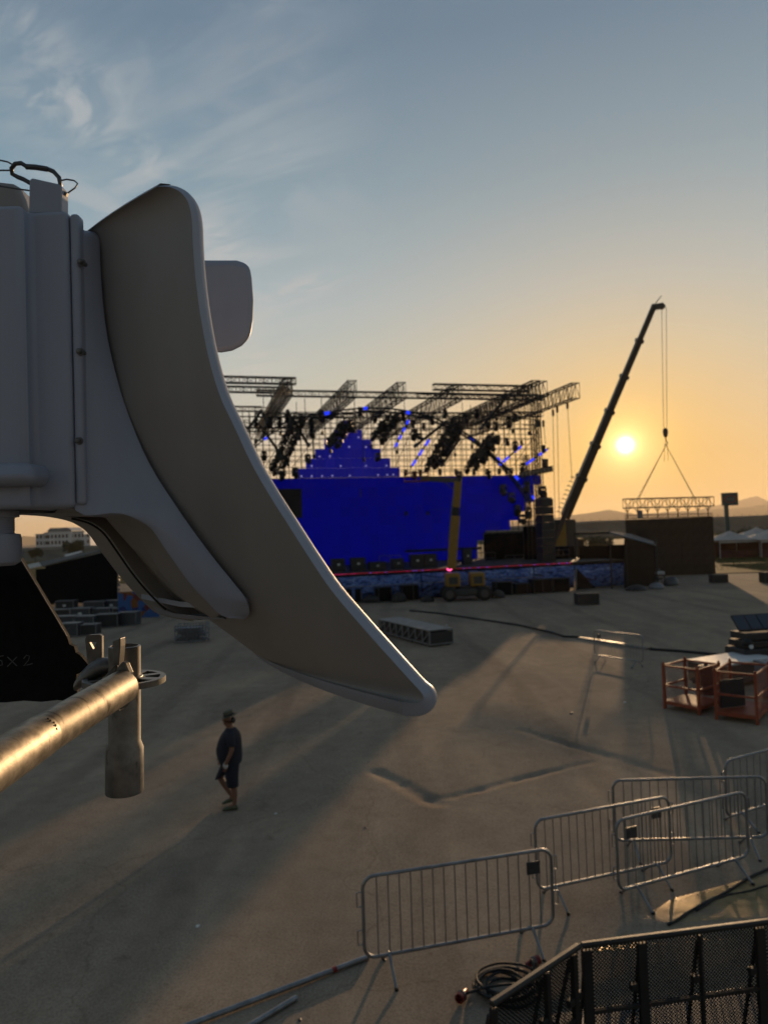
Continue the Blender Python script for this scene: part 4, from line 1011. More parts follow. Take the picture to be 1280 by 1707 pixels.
dcase(1273, 1300, 972, 18, 'dark case cut by the right edge beyond the crates', .9)

# ---------------------------------------------------------------- left background
def black_tent():
    p0 = gp(140, 1008); Y = p0.y; base = Vector((p0.x, Y, 0)); t = thing('black_stage_tent', 'long black tent with pitched roof at the left behind the dish', 'tent', base)
    def P(x, y, dy=0): return at(x, y, Y + dy) - base
    a = [P(76, 1006), P(196, 1004), P(196, 930), P(176, 920), P(76, 944)]
    MB().prism([(q.x, 0, max(q.z, .01)) for q in a], (0, .08, 0)).build('front_cloth', M_BLACK, t)
    b = [P(72, 945), P(177, 917), P(172, 916, 6), P(66, 938, 6)]
    MB().prism(b, (0, 0, .06)).build('roof_cloth', mat('dark roof tarpaulin', (0.012, 0.013, 0.016), .8, var=.2), t)
    c = [P(177, 918), P(200, 930), P(200, 926, 6), P(174, 916, 6)]
    MB().prism(c, (0, 0, .06)).build('roof_cloth', MATS['dark roof tarpaulin'], t)
    d = [P(110, 929, 7), P(138, 921, 7), P(136, 919, 9), P(108, 926, 9)]
    MB().prism(d, (0, 0, .06)).build('pale_sheet', M_CASEM, t)
    for k in range(8): q = P(196 + .6 * (k % 2), 935 + k * 8); MB().box((q.x + .14, -.1, q.z), (.14, .16, .22)).build('hanging_weight', M_CASEM, t)
    q = P(50, 950); MB().box2((q.x, 1, 0), (P(78, 950).x, 1.2, q.z)).build('side_cloth', M_BLACK, t)
black_tent()
def pale_roof():
    p = gp(45, 985); t = thing('low_tent_roof', 'pale low tent roof peeking out left of the black tent', 'tent', p)
    Y = p.y; a = [at(x, y, Y + d) - p for x, y, d in ((30, 953, 0), (74, 943, 0), (70, 937, 4), (26, 946, 4))]
    MB().prism(a, (0, 0, .05)).build('canopy', mat('pale canvas', (0.42, 0.38, 0.33), .8, var=.1), t)
    for x, d in ((32, 0), (72, 0), (30, 4), (70, 4)): q = at(x, 945, Y + d) - p; MB().tube((q.x, q.y, -q.z * 0), (q.x, q.y, at(x, 948, Y + d).z), .04, 6).build('pole', M_RIG, t)
pale_roof()
CASES = ((112, 1018, 30, 17, 'flight case with bright plate at the back of the left stack, under the black tent'), (160, 1019, 34, 17, 'back flight case in the middle of the left stack'), (190, 1017, 28, 17, 'flight case with bright plate nearest the painted board'),
         (104, 1032, 34, 17, 'flight case in the second row, next to the black panel'), (138, 1032, 32, 19, 'flight case in the second row, middle'), (174, 1030, 30, 17, 'flight case in the second row, right of middle'), (203, 1030, 24, 17, 'flight case in the second row, right end'),
         (110, 1048, 36, 22, 'front flight case of the left stack, nearest the black panel'), (146, 1048, 32, 22, 'front flight case of the left stack, second from the black panel'), (182, 1045, 36, 22, 'front flight case of the left stack, third from the black panel'), (216, 1042, 32, 22, 'front flight case of the left stack, at its right end'),
         (120, 1060, 30, 22, 'lowest front flight case just behind the scaffold tube'), (152, 1058, 26, 18, 'small front flight case just above the scaffold wedge'))
M_CASEG = mat('grey-blue case laminate', (0.045, 0.05, 0.058), .5, var=.25, scale=2)
for i, (x, y, w, h, lab) in enumerate(CASES):
    p = gp(x, y); p.z = gz(p.x, p.y)
    flight_case('flight_case', lab, 'case', p, (w / F * p.y, .8, h / F * p.y), .06 * math.sin(i * 2.3), 'flight cases stacked at the left', logo=i in (0, 2, 4), mats=(M_CASEG if i % 3 else M_CASE, M_CASEM))
def painted_board():
    p = gp(232, 1030); t = thing('painted_board', 'low board painted blue, orange and red at the left', 'board', p, R(4))
    m = mat('graffiti paint', (0.1, 0.2, 0.5), .7, var=0); nt, N, L, b = nodes_of(m)
    tc = N.new('ShaderNodeTexCoord'); n1 = N.new('ShaderNodeTexVoronoi'); n1.inputs['Scale'].default_value = 2.6; n1.inputs['Randomness'].default_value = .9; L.new(tc.outputs['Object'], n1.inputs[0])
    sp = N.new('ShaderNodeSeparateColor'); L.new(n1.outputs['Color'], sp.inputs[0])
    cr = N.new('ShaderNodeValToRGB'); cr.color_ramp.interpolation = 'CONSTANT'; el = cr.color_ramp.elements; el[0].color = (.03, .10, .30, 1); el[1].position = .45; el[1].color = (.20, .07, .012, 1)
    for q, c in ((.62, (.02, .03, .14, 1)), (.76, (.14, .025, .02, 1)), (.88, (.05, .14, .34, 1))): e = el.new(q); e.color = c
    L.new(sp.outputs[0], cr.inputs[0]); L.new(cr.outputs[0], b.inputs['Base Color'])
    w, h = 66 / F * p.y, 44 / F * p.y
    MB().box((0, 0, h / 2), (w, .06, h)).build('board', m, t); MB().box((0, .06, h - .05), (w, .06, .1)).build('frame_rail', M_RIG, t)
    for s in (-1, 1): MB().bar((s * w * .4, .05, h * .8), (s * w * .4, .9, 0), .06).build('prop', M_RIG, t)
painted_board()
def wire_crate():
    p = gp(318, 1072); p.z = gz(p.x, p.y); t = thing('wire_crate', 'pale wire crate of folded mesh alone on the left ground', 'crate', p, R(6)); w, d, h = 1.45, 1.0, .8
    m = mat('pale worn plastic', (0.16, 0.16, 0.17), .6, var=.4, scale=7)
    MB().box((0, d / 2, .06), (w, d, .1)).build('pallet', m, t)
    for k in range(11):
        x = -w / 2 + w * k / 10
        for y in (0, d): MB().tube((x, y, .1), (x + random.uniform(-.03, .03), y, h), .02, 5).build('upright', m, t)
    for z in (.3, .55, h):
        for y in (0, d): MB().tube((-w / 2, y, z), (w / 2, y, z), .02, 5).build('side_wire', m, t)
        for x in (-w / 2, w / 2): MB().tube((x, 0, z), (x, d, z), .02, 5).build('end_wire', m, t)
    for k in range(6): MB().box((random.uniform(-.2, .2), d / 2, .2 + k * .09), (w * .8, d * .8, .05), Matrix.Rotation(random.uniform(-.1, .1), 3, 'Z')).build('folded_panel', m, t)
wire_crate()

# ---------------------------------------------------------------- things on the open concrete
def trolley():
    a, b = gp(716, 1079), gp(632, 1056); c = gp(752, 1073); p = (a + b) / 2; ux = (a - b); Ln = ux.length; rot = math.atan2(ux.y, ux.x)
    t = thing('dolly_train', 'long low dolly loaded with stacked frames on the open concrete', 'dolly', Vector((p.x, p.y, gz(p.x, p.y))), rot); w = 1.15; h = .56
    w2 = mat('bare plywood lid', (0.30, 0.27, 0.24), .7, var=.25, scale=3)
    MB().box((0, w / 2, .12), (Ln + .1, w, .07)).build('base_board', M_CASEM, t)
    for k in range(9):
        x = -Ln / 2 + Ln * k / 8; MB().box((x, .02, .12 + h / 2), (.09, .05, h)).build('side_post', M_CASEM, t); MB().box((x, w - .02, .12 + h / 2), (.09, .05, h)).build('side_post', M_CASEM, t)
    for k in range(8):
        x = -Ln / 2 + Ln * (k + .5) / 8; MB().box((x, w / 2, .14 + h * .45), (Ln / 8 - .11, w - .12, h * .8)).build('stacked_frame', M_CASE, t, bevel=.03)
        MB().bar((x - Ln / 18, .015, .2), (x + Ln / 18, .015, .12 + h * .9), .05, .03, (0, 1, 0)).build('diagonal', M_CASEM, t)
        MB().box((x + random.uniform(-.02, .02), w / 2, .12 + h + .03), (Ln / 8 - .012, w + .04, .04)).build('lid_board', w2, t)
    MB().box((Ln / 2 + .03, w / 2, .12 + h * .48), (.04, w - .06, h * .86)).build('end_panel', M_CASE, t)
    for x in (-.46, -.15, .15, .46):
        for y in (.1, w - .1): MB().lathe([(.02, -.03), (.07, -.03), (.07, .03), (.02, .03)], (x * Ln, y, .045), 10, axis=(0, 1, 0)).build('castor', M_RUBBER, t)
trolley()
def cable(pts, r, name, label, m=None, cat='cable'):
    P = [gpt(*q) for q in pts]; out = []
    for i in range(len(P) - 1):
        for k in range(6):
            q = P[i].lerp(P[i + 1], k / 6); q.x += .05 * mnoise.noise((i + k / 6, r * 99, 3)); q.z = gz(q.x, q.y) + r; out.append(q)
    out.append(P[-1] + Vector((0, 0, r))); t = thing(name, label, cat, out[0]); MB().path([q - out[0] for q in out], r, 6).build('sheath', m or M_RUBBER, t, smooth=180); return t
cable([(683, 1019), (735, 1024), (800, 1034), (860, 1043), (915, 1055), (940, 1063), (965, 1064)], .05, 'ground_cable', 'thick dark cable snaking across the concrete towards the ramp')
cable([(1083, 1083), (1130, 1086), (1190, 1092), (1250, 1098)], .05, 'ground_cable', 'dark cable running from the ramp to the red crates')
def cable_ramp():
    a, b = gp(965, 1064.5), gp(1083, 1082); D = b - a; n = 5; t = thing('cable_ramp', 'low shiny cable ramp lying behind the far barrier', 'cable ramp', Vector((a.x, a.y, gz(a.x, a.y))), math.atan2(D.y, D.x)); Ln = D.length
    m = mat('worn shiny ramp', (0.13, 0.11, 0.08), .55, .1, var=.3, scale=4)
    for k in range(n):
        x0, x1 = Ln * k / n + .01, Ln * (k + 1) / n - .01
        MB().prism([(x0, -.25, 0), (x0, .25, 0), (x0, .10, .07), (x0, -.10, .07)], (x1 - x0, 0, 0)).build('ramp_section', m, t, bevel=.008)
cable_ramp()

# ---------------------------------------------------------------- crowd-control barriers
def rounded(L_, z0, z1, r, n=6):
    P = []
    for cx, cz, a0 in ((L_ - r, z1 - r, 0), (r, z1 - r, 90), (r, z0 + r, 180), (L_ - r, z0 + r, 270)):
        for k in range(n + 1): a = R(a0 + 90 * k / n); P.append((cx + r * math.cos(a), 0, cz + r * math.sin(a)))
    return P
M_BARR = mat('weathered galvanised barrier', (0.25, 0.255, 0.26), .42, .7, var=.3, scale=5, bump=.1, bscale=80)
def barrier_proto(L_=2.3):
    bars = 16; me = {}
    me['frame'] = MB().path(rounded(L_, .22, 1.12, .13), .021, 8, closed=True).mesh('frame', M_BARR, smooth=180)
    me['bar'] = MB().tube((0, 0, .24), (0, 0, 1.10), .0075, 6).mesh('bar', M_BARR, smooth=60)
    f = MB(); f.path([(0, -.30, .01), (0, -.04, .22), (0, .04, .22), (0, .30, .01)], .018, 8); me['foot'] = f.mesh('foot', M_BARR, smooth=60)
    f = MB(); f.path([(0, 0, 0), (-.05, 0, 0), (-.05, 0, .16), (0, 0, .16)], .008, 6); me['hook'] = f.mesh('hook', M_BARR, smooth=60)
    me['plate'] = MB().box((0, 0, 0), (.17, .012, .15)).mesh('plate', M_STEEL)
    me['foot_cap'] = MB().lathe([(.005, 0), (.024, 0), (.024, .03), (.018, .035)], n=8).mesh('foot_cap', M_RUBBER)
    return me
BP = barrier_proto()
def barrier(pl, pr, label, plate='right', L_=2.3, plate_rect=True):
    a, b = gp(*pl, .22), gp(*pr, .22); D = b - a; rot = math.atan2(D.y, D.x); s = D.length / L_
    c = (a + b) / 2; zg = gz(c.x, c.y)
    t = thing('crowd_barrier', label, 'barrier', Vector((a.x, a.y, zg)), rot, 'galvanised crowd-control barriers')
    t.scale = (s, 1, 1); hsh = (pl[0] * 7 + pl[1] * 13) % 11 / 11 - .5; t.rotation_euler = (R(3.2) * hsh, R(.5) * hsh, rot)
    def add(nm, loc=(0, 0, 0), rot=(0, 0, 0), par=None):
        o = bpy.data.objects.new(nm, BP[nm]); COL.objects.link(o); o.parent = par or t; o.location = loc; o.rotation_euler = rot; return o
    add('frame')
    for k in range(16): add('bar', (L_ * (k + 1.2) / 17.4, 0, 0))
    for x in (.28, L_ - .28):
        f = add('foot', (x, 0, 0))
        for y in (-.3, .3): add('foot_cap', (0, y, -.005), par=f)
    for z in (.38, .80): add('hook', (-.02, 0, z))
    for z in (.45, .87): add('hook', (L_ + .02, 0, z), (0, 0, math.pi))
    if plate: add('plate', (L_ - .24 if plate == 'right' else .24, -.012, .93))
    return t
barrier((608, 1599), (922, 1541), 'front barrier standing nearest, beside the cable coil')
barrier((896, 1486), (1119, 1438), 'barrier directly behind the front one, second in the row')
barrier((1031, 1487), (1247, 1428), 'barrier standing across two others, closest to the ribbed mat', 'left')
barrier((1024, 1403), (1279, 1396), 'level barrier behind two leaning ones, its rail catching the sun', None)
barrier((1210, 1363), (1390, 1305), 'barrier at the right edge, partly outside the picture', None)
barrier((991, 1091), (1071, 1103), 'lone far barrier standing behind the shiny cable ramp', 'left')

# ---------------------------------------------------------------- red stillages and the console table
def stillage(A, C, D_, h, label, mesh_panels=True):
    a, c, d = gp(*A), gp(*C), gp(*D_); ux = (c - a); w = ux.length; rot = math.atan2(ux.y, ux.x); dep = max(.8, (d - c).length)
    t = thing('red_stillage', label, 'crate', Vector((a.x, a.y, gz(a.x, a.y))), rot, 'rusty red steel stillages'); p = .07
    for x in (0, w):
        for y in (0, dep): MB().box((x, y, h / 2), (p, p, h)).build('corner_post', M_ORANGE, t, bevel=.008); MB().lathe([(.01, 0), (.03, 0), (.03, .04), (.01, .05)], (x, y, h), 10).build('post_cap', M_ORANGE, t)
    for z in (h - .05, h * .52):
        for y in (0, dep):
            if z < h - .1 and y == dep: continue
            MB().box((w / 2, y, z), (w - p, .045, .05)).build('long_rail', M_ORANGE, t)
        for x in (0, w): MB().box((x, dep / 2, z), (.045, dep - p, .05)).build('side_rail', M_ORANGE, t)
    MB().box((w / 2, dep / 2, .2), (w - p, dep - p, .04)).build('floor_plate', M_ORANGE, t)
    for y in (0, dep): MB().box((w / 2, y, .17), (w - p, .05, .09)).build('floor_rail', M_ORANGE, t)
    for x in (0, w): MB().box((x, dep / 2, .17), (.05, dep - p, .09)).build('floor_rail', M_ORANGE, t)
    wires = MB()
    for k in range(int(w / .05)): wires.tube((p / 2 + k * .05, dep, .22), (p / 2 + k * .05, dep, h - .06), .0022, 4)
    for k in range(int((h - .3) / .05)): wires.tube((0, dep, .24 + k * .05), (w, dep, .24 + k * .05), .0022, 4)
    for s in (0, w):
        for k in range(int(dep / .05)): wires.tube((s, k * .05, .22), (s, k * .05, h - .06), .0022, 4)
        for k in range(int((h - .3) / .05)): wires.tube((s, 0, .24 + k * .05), (s, dep, .24 + k * .05), .0022, 4)
    tag(wires.build('wire_mesh', M_ORANGE, t), kind='stuff')
    return t
stillage((1108, 1181), (1165, 1192), (1207, 1181), 1.2, 'left rusty red stillage, empty, casting a long shadow')
stillage((1194, 1199), (1262, 1208), (1320, 1192), 1.25, 'right rusty red stillage at the edge of the picture')
def in_crate():
    a = gp(1168, 1180); t = thing('cloth_roll', 'dark rolled cloth standing inside the left red stillage', 'cloth', a + Vector((.42, .55, .22)), R(20))
    MB().lathe([(.02, 0), (.2, 0), (.22, .4), (.2, .78), (.02, .8)], (0, 0, 0), 14).build('roll', M_CASE, t, smooth=50); MB().tube((0, 0, .8), (0, 0, .88), .05, 8).build('core', M_STEEL, t)
    b = gp(1235, 1204); t = thing('dark_board', 'dark board standing inside the right red stillage', 'board', b + Vector((.1, .6, .22)), R(15))
    MB().box((0, 0, .36), (.72, .05, .70)).build('board', M_CASE, t, bevel=.008); MB().box((0, -.03, .36), (.6, .02, .05)).build('batten', M_CASE, t)
in_crate()
def table():
    p = gp(1180, 1128); t = thing('flat_white_case', 'flat white-topped case behind the left red stillage', 'case', Vector((p.x, p.y, 0)), R(12))
    a, b = gp(1143, 1100, .72), gp(1232, 1086, .72)
    p = a; t.location = (a.x, a.y, 0); D = b - a; t.rotation_euler = (0, 0, math.atan2(D.y, D.x)); w = D.length
    MB().box((w / 2, -.6, .70), (w, 1.3, .05)).build('white_lid', M_WHITE, t, bevel=.01); MB().box((w / 2, -.6, .38), (w - .1, 1.2, .58)).build('case_body', M_CASE, t, bevel=.02)
    for x in (.15, w - .15):
        for y in (-.15, -1.05): MB().lathe([(.02, -.03), (.06, -.03), (.06, .03), (.02, .03)], (x, y, .06), 10, axis=(0, 1, 0)).build('castor', M_RUBBER, t)
table()
def consoles():
    p = gp(1262, 1128); base = Vector((p.x, p.y + .4, 0)); t = thing('console_stack', 'stack of black consoles with a tilted dark blue panel at the right', 'console', base, R(10))
    MB().box((.4, 0, .45), (1.9, 1.0, .86)).build('lower_case', M_CASE, t, bevel=.03); MB().box((.4, -.51, .45), (1.7, .03, .1)).build('case_rail', M_CASEM, t)
    MB().box((.45, .05, 1.0), (1.7, .9, .2)).build('shelf', M_BLACKM, t, bevel=.02); MB().box((.5, .1, 1.24), (1.6, .85, .22)).build('upper_case', M_CASE, t, bevel=.02)
    m = mat('dark blue panel', (0.035, 0.042, 0.062), .35, var=.1, scale=5); rm = Matrix.Rotation(R(48), 3, 'X')
    MB().box((.5, .15, 1.62), (1.75, .62, .06), rm).build('tilted_panel', M_BLACKM, t)
    for k in range(4):
        MB().box(Vector((-.18 + k * .44, .15, 1.62)) + rm @ Vector((0, 0, .035)), (.40, .54, .03), rm).build('screen_tile', m, t)
    for s in (-.42,): 
        MB().path([(s - .15, -.5, .0), (s - .15, -.5, .62), (s + .35, -.5, .62), (s + .35, -.5, 0)], .03, 8).build('tube_stand', M_BLACKM, t)
    MB().ball((-.36, -.35, 1.08), (.2, .16, .12)).build('cable_bundle', M_RUBBER, t, smooth=180)
    MB().lathe([(.01, 0), (.06, 0), (.07, .05), (.05, .06)], (-.36, -.52, .98), 12, axis=(0, -1, 0)).build('lamp', M_WHITE, t)
    q = gp(1282, 1166); t = thing('grey_box', 'grey-blue box leaning at the right edge by the red stillage', 'box', Vector((q.x, q.y + .2, 0)), R(8))
    MB().box((.3, 0, .5), (.8, .6, .9)).build('body', mat('grey blue plastic', (0.10, 0.12, 0.15), .5, var=.1), t, bevel=.04); MB().box((.3, 0, .98), (.84, .64, .06)).build('lid', MATS['grey blue plastic'], t, bevel=.02)
consoles()

# ---------------------------------------------------------------- tubes, coil of cable, ribbed mat
def lying_tube(a, b, label, tape=None, r=.03):
    A, B = gpt(*a), gpt(*b); A.z = B.z = max(A.z, B.z) + r; t = thing('scaffold_tube', label, 'tube', A, group='loose scaffold tubes on the ground')
    D = B - A; x, y, z = frame(A, B); n = 14
    MB().tube((0, 0, 0), D, r, n, cap=False).build('tube', M_BARR, t, smooth=60); MB().tube(D * .001, D * .999, r * .85, n, cap=False).build('bore', M_STEEL, t)
    if tape: MB().tube(D * tape, D * (tape + .022), r * 1.05, n).build('tape', M_RED, t)
lying_tube((250, 1738), (614, 1599), 'long scaffold tube lying on the ground with a band of red tape', .81)
lying_tube((360, 1748), (494, 1667), 'short scaffold tube lying below the long taped one')
def cable_coil():
    c = gpt(842, 1652); t = thing('cable_coil', 'coil of black power cable with red plugs beside the front barrier', 'cable', c)
    rng = random.Random(8); pts = []
    for k in range(8 * 28):
        a = k / 28 * 2 * math.pi; lay = k / (8 * 28); rr = .27 + .07 * math.sin(k * .113 + 1) + rng.uniform(-.004, .004)
        pts.append(Vector((rr * 1.05 * math.cos(a) + .05 * math.sin(k * .05), rr * .95 * math.sin(a) + .04 * math.cos(k * .071), .016 + .09 * lay + .014 * math.sin(k * .35))))
    e1, e2 = gpt(771, 1669) - c, gpt(884, 1616) - c
    pts += [pts[-1].lerp(e1 + Vector((0, 0, .06)), k / 8) + Vector((0, 0, .05 * math.sin(k / 8 * math.pi))) for k in range(1, 9)]
    lead = [pts[0].lerp(e2 + Vector((0, 0, .05)), k / 8) + Vector((0, 0, .14 * math.sin(k / 8 * math.pi))) for k in range(8, 0, -1)]
    MB().path(lead + pts, .014, 7).build('cable', M_RUBBER, t, smooth=180)
    def plug(p, ax, nm):
        ax = Vector(ax).normalized(); o = MB().lathe([(.018, -.10), (.03, -.09), (.034, -.02), (.046, 0), (.05, .09), (.04, .095), (.036, .05)], p, 16, axis=ax).build(nm, M_RED, t, smooth=40)
        MB().lathe([(.005, .04), (.037, .04), (.037, .05), (.005, .05)], p, 12, axis=ax).build('contact_face', M_BLACKM, o); MB().lathe([(.048, .0), (.056, .01), (.056, .03), (.048, .04)], p, 12, axis=ax).build('lock_ring', M_STEEL, o)
    plug(e1 + Vector((0, 0, .06)), (-.45, -.8, .1), 'red_plug'); plug(e2 + Vector((.03, .03, .05)), (.9, .4, .12), 'red_plug')
cable_coil()
def ribbed_mat():
    # drain mat of ridges lying on the ground, its ribs square to the low sun
    A, B, C, D = gp(985, 1590), gp(1118, 1500), gp(1420, 1420), gp(1420, 1555)
    t = thing('ribbed_mat', 'ribbed mat on the ground catching the low sun behind the mesh fence', 'mat', Vector((A.x, A.y, 0))); o = Vector((A.x, A.y, 0))
    m = mat('dusty ribbed aluminium', (0.33, 0.24, 0.12), .5, .8, var=.35, scale=6); mb = MB()
    poly = [(p - o) for p in (A, B, C, D)]
    s = Vector((SUN.x, SUN.y, 0)).normalized(); q = Vector((-s.y, s.x, 0))
    ds = [p.dot(s) for p in poly]; d = min(ds); pitch = .05
    def clip(d0):                                                   # where a line across the sun's direction crosses the outline
        ts = []
        for i in range(4):
            a, b = poly[i], poly[(i + 1) % 4]; fa, fb = a.dot(s) - d0, b.dot(s) - d0
            if fa * fb < 0: k = fa / (fa - fb); ts.append(a.lerp(b, k).dot(q))
        return (min(ts), max(ts)) if len(ts) > 1 else None
    while d < max(ds) - pitch:
        e0, e1 = clip(d + .001), clip(d + pitch)
        if e0 and e1:
            lo, hi = max(e0[0], e1[0]), min(e0[1], e1[1])
            if hi - lo > .05:
                k = lo + .02 * mnoise.noise((d * 3, 1, 1))
                while k < hi:
                    k2 = min(hi, k + .55); hh = .006 + .004 * mnoise.noise((d * 2, k * 1.3, 5)); z0 = .012 + .007 * mnoise.noise((d * .9, k * .7, 9))
                    z0 = max(z0, .006)
                    mb.add([s * d + q * k + Vector((0, 0, z0)), s * (d + pitch * .5) + q * k + Vector((0, 0, z0 + hh)), s * (d + pitch) + q * k + Vector((0, 0, z0)),
                            s * d + q * k2 + Vector((0, 0, z0)), s * (d + pitch * .5) + q * k2 + Vector((0, 0, z0 + hh)), s * (d + pitch) + q * k2 + Vector((0, 0, z0))], [(0, 1, 4, 3), (1, 2, 5, 4)])
                    k = k2
        d += pitch
    tag(mb.build('rib', m, t), kind='stuff')
    MB().prism([p + Vector((0, 0, .002)) for p in poly], (0, 0, .004)).build('backing_sheet', M_RUBBER, t)
ribbed_mat()
cable([(1112, 1546), (1150, 1524), (1200, 1496), (1250, 1466), (1300, 1444)], .018, 'edge_cable', 'thin dark cable along the far edge of the ribbed mat')
cable([(1160, 1522), (1190, 1503), (1215, 1494), (1250, 1488), (1290, 1476)], .012, 'edge_cable', 'thin curling cable lying over the ribbed mat')
rng = random.Random(21)
def litter(x, y, s, label, m):
    p = gpt(x, y); t = thing('litter', label, 'litter', p, rng.uniform(0, 6)); mb = MB(); n = 7
    mb.loft([[Vector((math.cos(2 * math.pi * k / n) * s * r * (1 + .3 * mnoise.noise((k, r, x))), math.sin(2 * math.pi * k / n) * s * r * .7, z * s)) for k in range(n)] for r, z in ((.9, .02), (1, .12), (.55, .34), (.1, .4))]).build('scrap', m, t)
for x, y, s, l, m in ((1041, 1171, .06, 'white crumpled scrap in front of the far barrier', M_WHITE), (460, 1357, .035, 'small white scrap on the ground right of the man', M_WHITE), (952, 1189, .06, 'dark scrap on the open concrete below the far barrier', M_CASE),
                      (609, 1381, .03, 'dark speck of litter in the middle of the concrete', M_CASE), (641, 1601, .03, 'dark speck of litter under the front barrier', M_CASE), (500, 1700, .03, 'dark speck of litter at the bottom edge', M_CASE),
                      (330, 1544, .04, 'pale scrap on the shaded concrete at the left', M_WHITE), (744, 1042, .06, 'small white scrap right of the dolly train', M_WHITE)):
    litter(x, y, s, l, m)

# ---------------------------------------------------------------- black mesh fence in the near right corner
def fence(pa, pb, posts, label, z=1.22):
    A, B = gp(*pa, z), gp(*pb, z); D = B - A; Ln = D.length; rot = math.atan2(D.y, D.x)
    t = thing('mesh_fence', label, 'fence', Vector((A.x, A.y, 0)), rot, 'black mesh fence panels in the near corner')
    MB().box((Ln / 2, 0, z), (Ln, .06, .045)).build('top_rail', mat('chipped black rail', (0.02, 0.02, 0.02), .6, var=.4, scale=9), t, bevel=.014, seg=3)
    MB().tube((0, -.02, z + .012), (Ln, -.02, z + .012), .022, 10).build('edge_tube', M_RIG, t, smooth=60)
    MB().box((Ln / 2, 0, .62), (Ln, .03, .03)).build('middle_rail', M_BLACKM, t); MB().box((Ln / 2, 0, .08), (Ln, .04, .05)).build('bottom_rail', M_BLACKM, t)
    for px, w in posts:
        d = ray(px, 1640); f = (A - EYEV).cross(Vector((0, 0, 1)))                 # where the sight line meets the fence line, in plan
        den = d.x * D.y - d.y * D.x; s = ((A.x) * d.y - (A.y) * d.x) / (D.x * d.y - D.y * d.x) * -1
        s = max(.0, min(1, s)); x = Ln * s
        MB().box((x, .005, z / 2 - .02), (w, .05, z - .05)).build('post', M_BLACKM, t, bevel=.006)
        MB().bar((x, .05, z - .12), (x + .02, .34, .05), .022, .03).build('back_strut', M_BLACKM, t)
        MB().box((x - w * .5 - .06, -.012, z - .42), (.07, .05, .06)).build('latch_plate', M_BLACKM, t, bevel=.006)
    net = MB(); pit = .034; z0, z1 = .1, z - .03; hgt = z1 - z0
    for sg in (1, -1):                                              # expanded-metal mesh: crossing flat strands
        c = -hgt if sg > 0 else 0.0
        while c < (Ln if sg > 0 else Ln + hgt):
            xa, xb = c, c + sg * hgt; za, zb = z0, z1
            lo, hi = 0.0, Ln
            def cl(x, zz, x2, z2, lim): k = (lim - x) / (x2 - x); return lim, zz + (z2 - zz) * k
            pts = [(xa, za), (xb, zb)]
            if min(xa, xb) < hi and max(xa, xb) > lo:
                (p, q), (r_, w_) = pts
                if p < lo: p, q = cl(xa, za, xb, zb, lo)
                if p > hi: p, q = cl(xa, za, xb, zb, hi)
                if r_ < lo: r_, w_ = cl(xa, za, xb, zb, lo)
                if r_ > hi: r_, w_ = cl(xa, za, xb, zb, hi)
                net.bar((p, .012 + .002 * sg, q), (r_, .012 + .002 * sg, w_), .0095, .003, (0, 1, 0))
            c += pit
    tag(net.build('mesh_sheet', mat('dull black expanded metal', (0.008, 0.008, 0.008), .9, var=.2, spec=.08), t), kind='stuff')
    MB().box((Ln / 2, .45, .012), (Ln, .9, .02)).build('foot_plate', M_STEEL, t, bevel=.005)
fence((818, 1674), (964, 1577), ((821, .05), (912, .05), (958, .06)), 'left mesh fence panel, turned towards the cable coil')
fence((968, 1576), (1330, 1530), ((980, .09), (1072, .09), (1170, .03), (1270, .09)), 'right mesh fence panel with the long sunlit top rail')

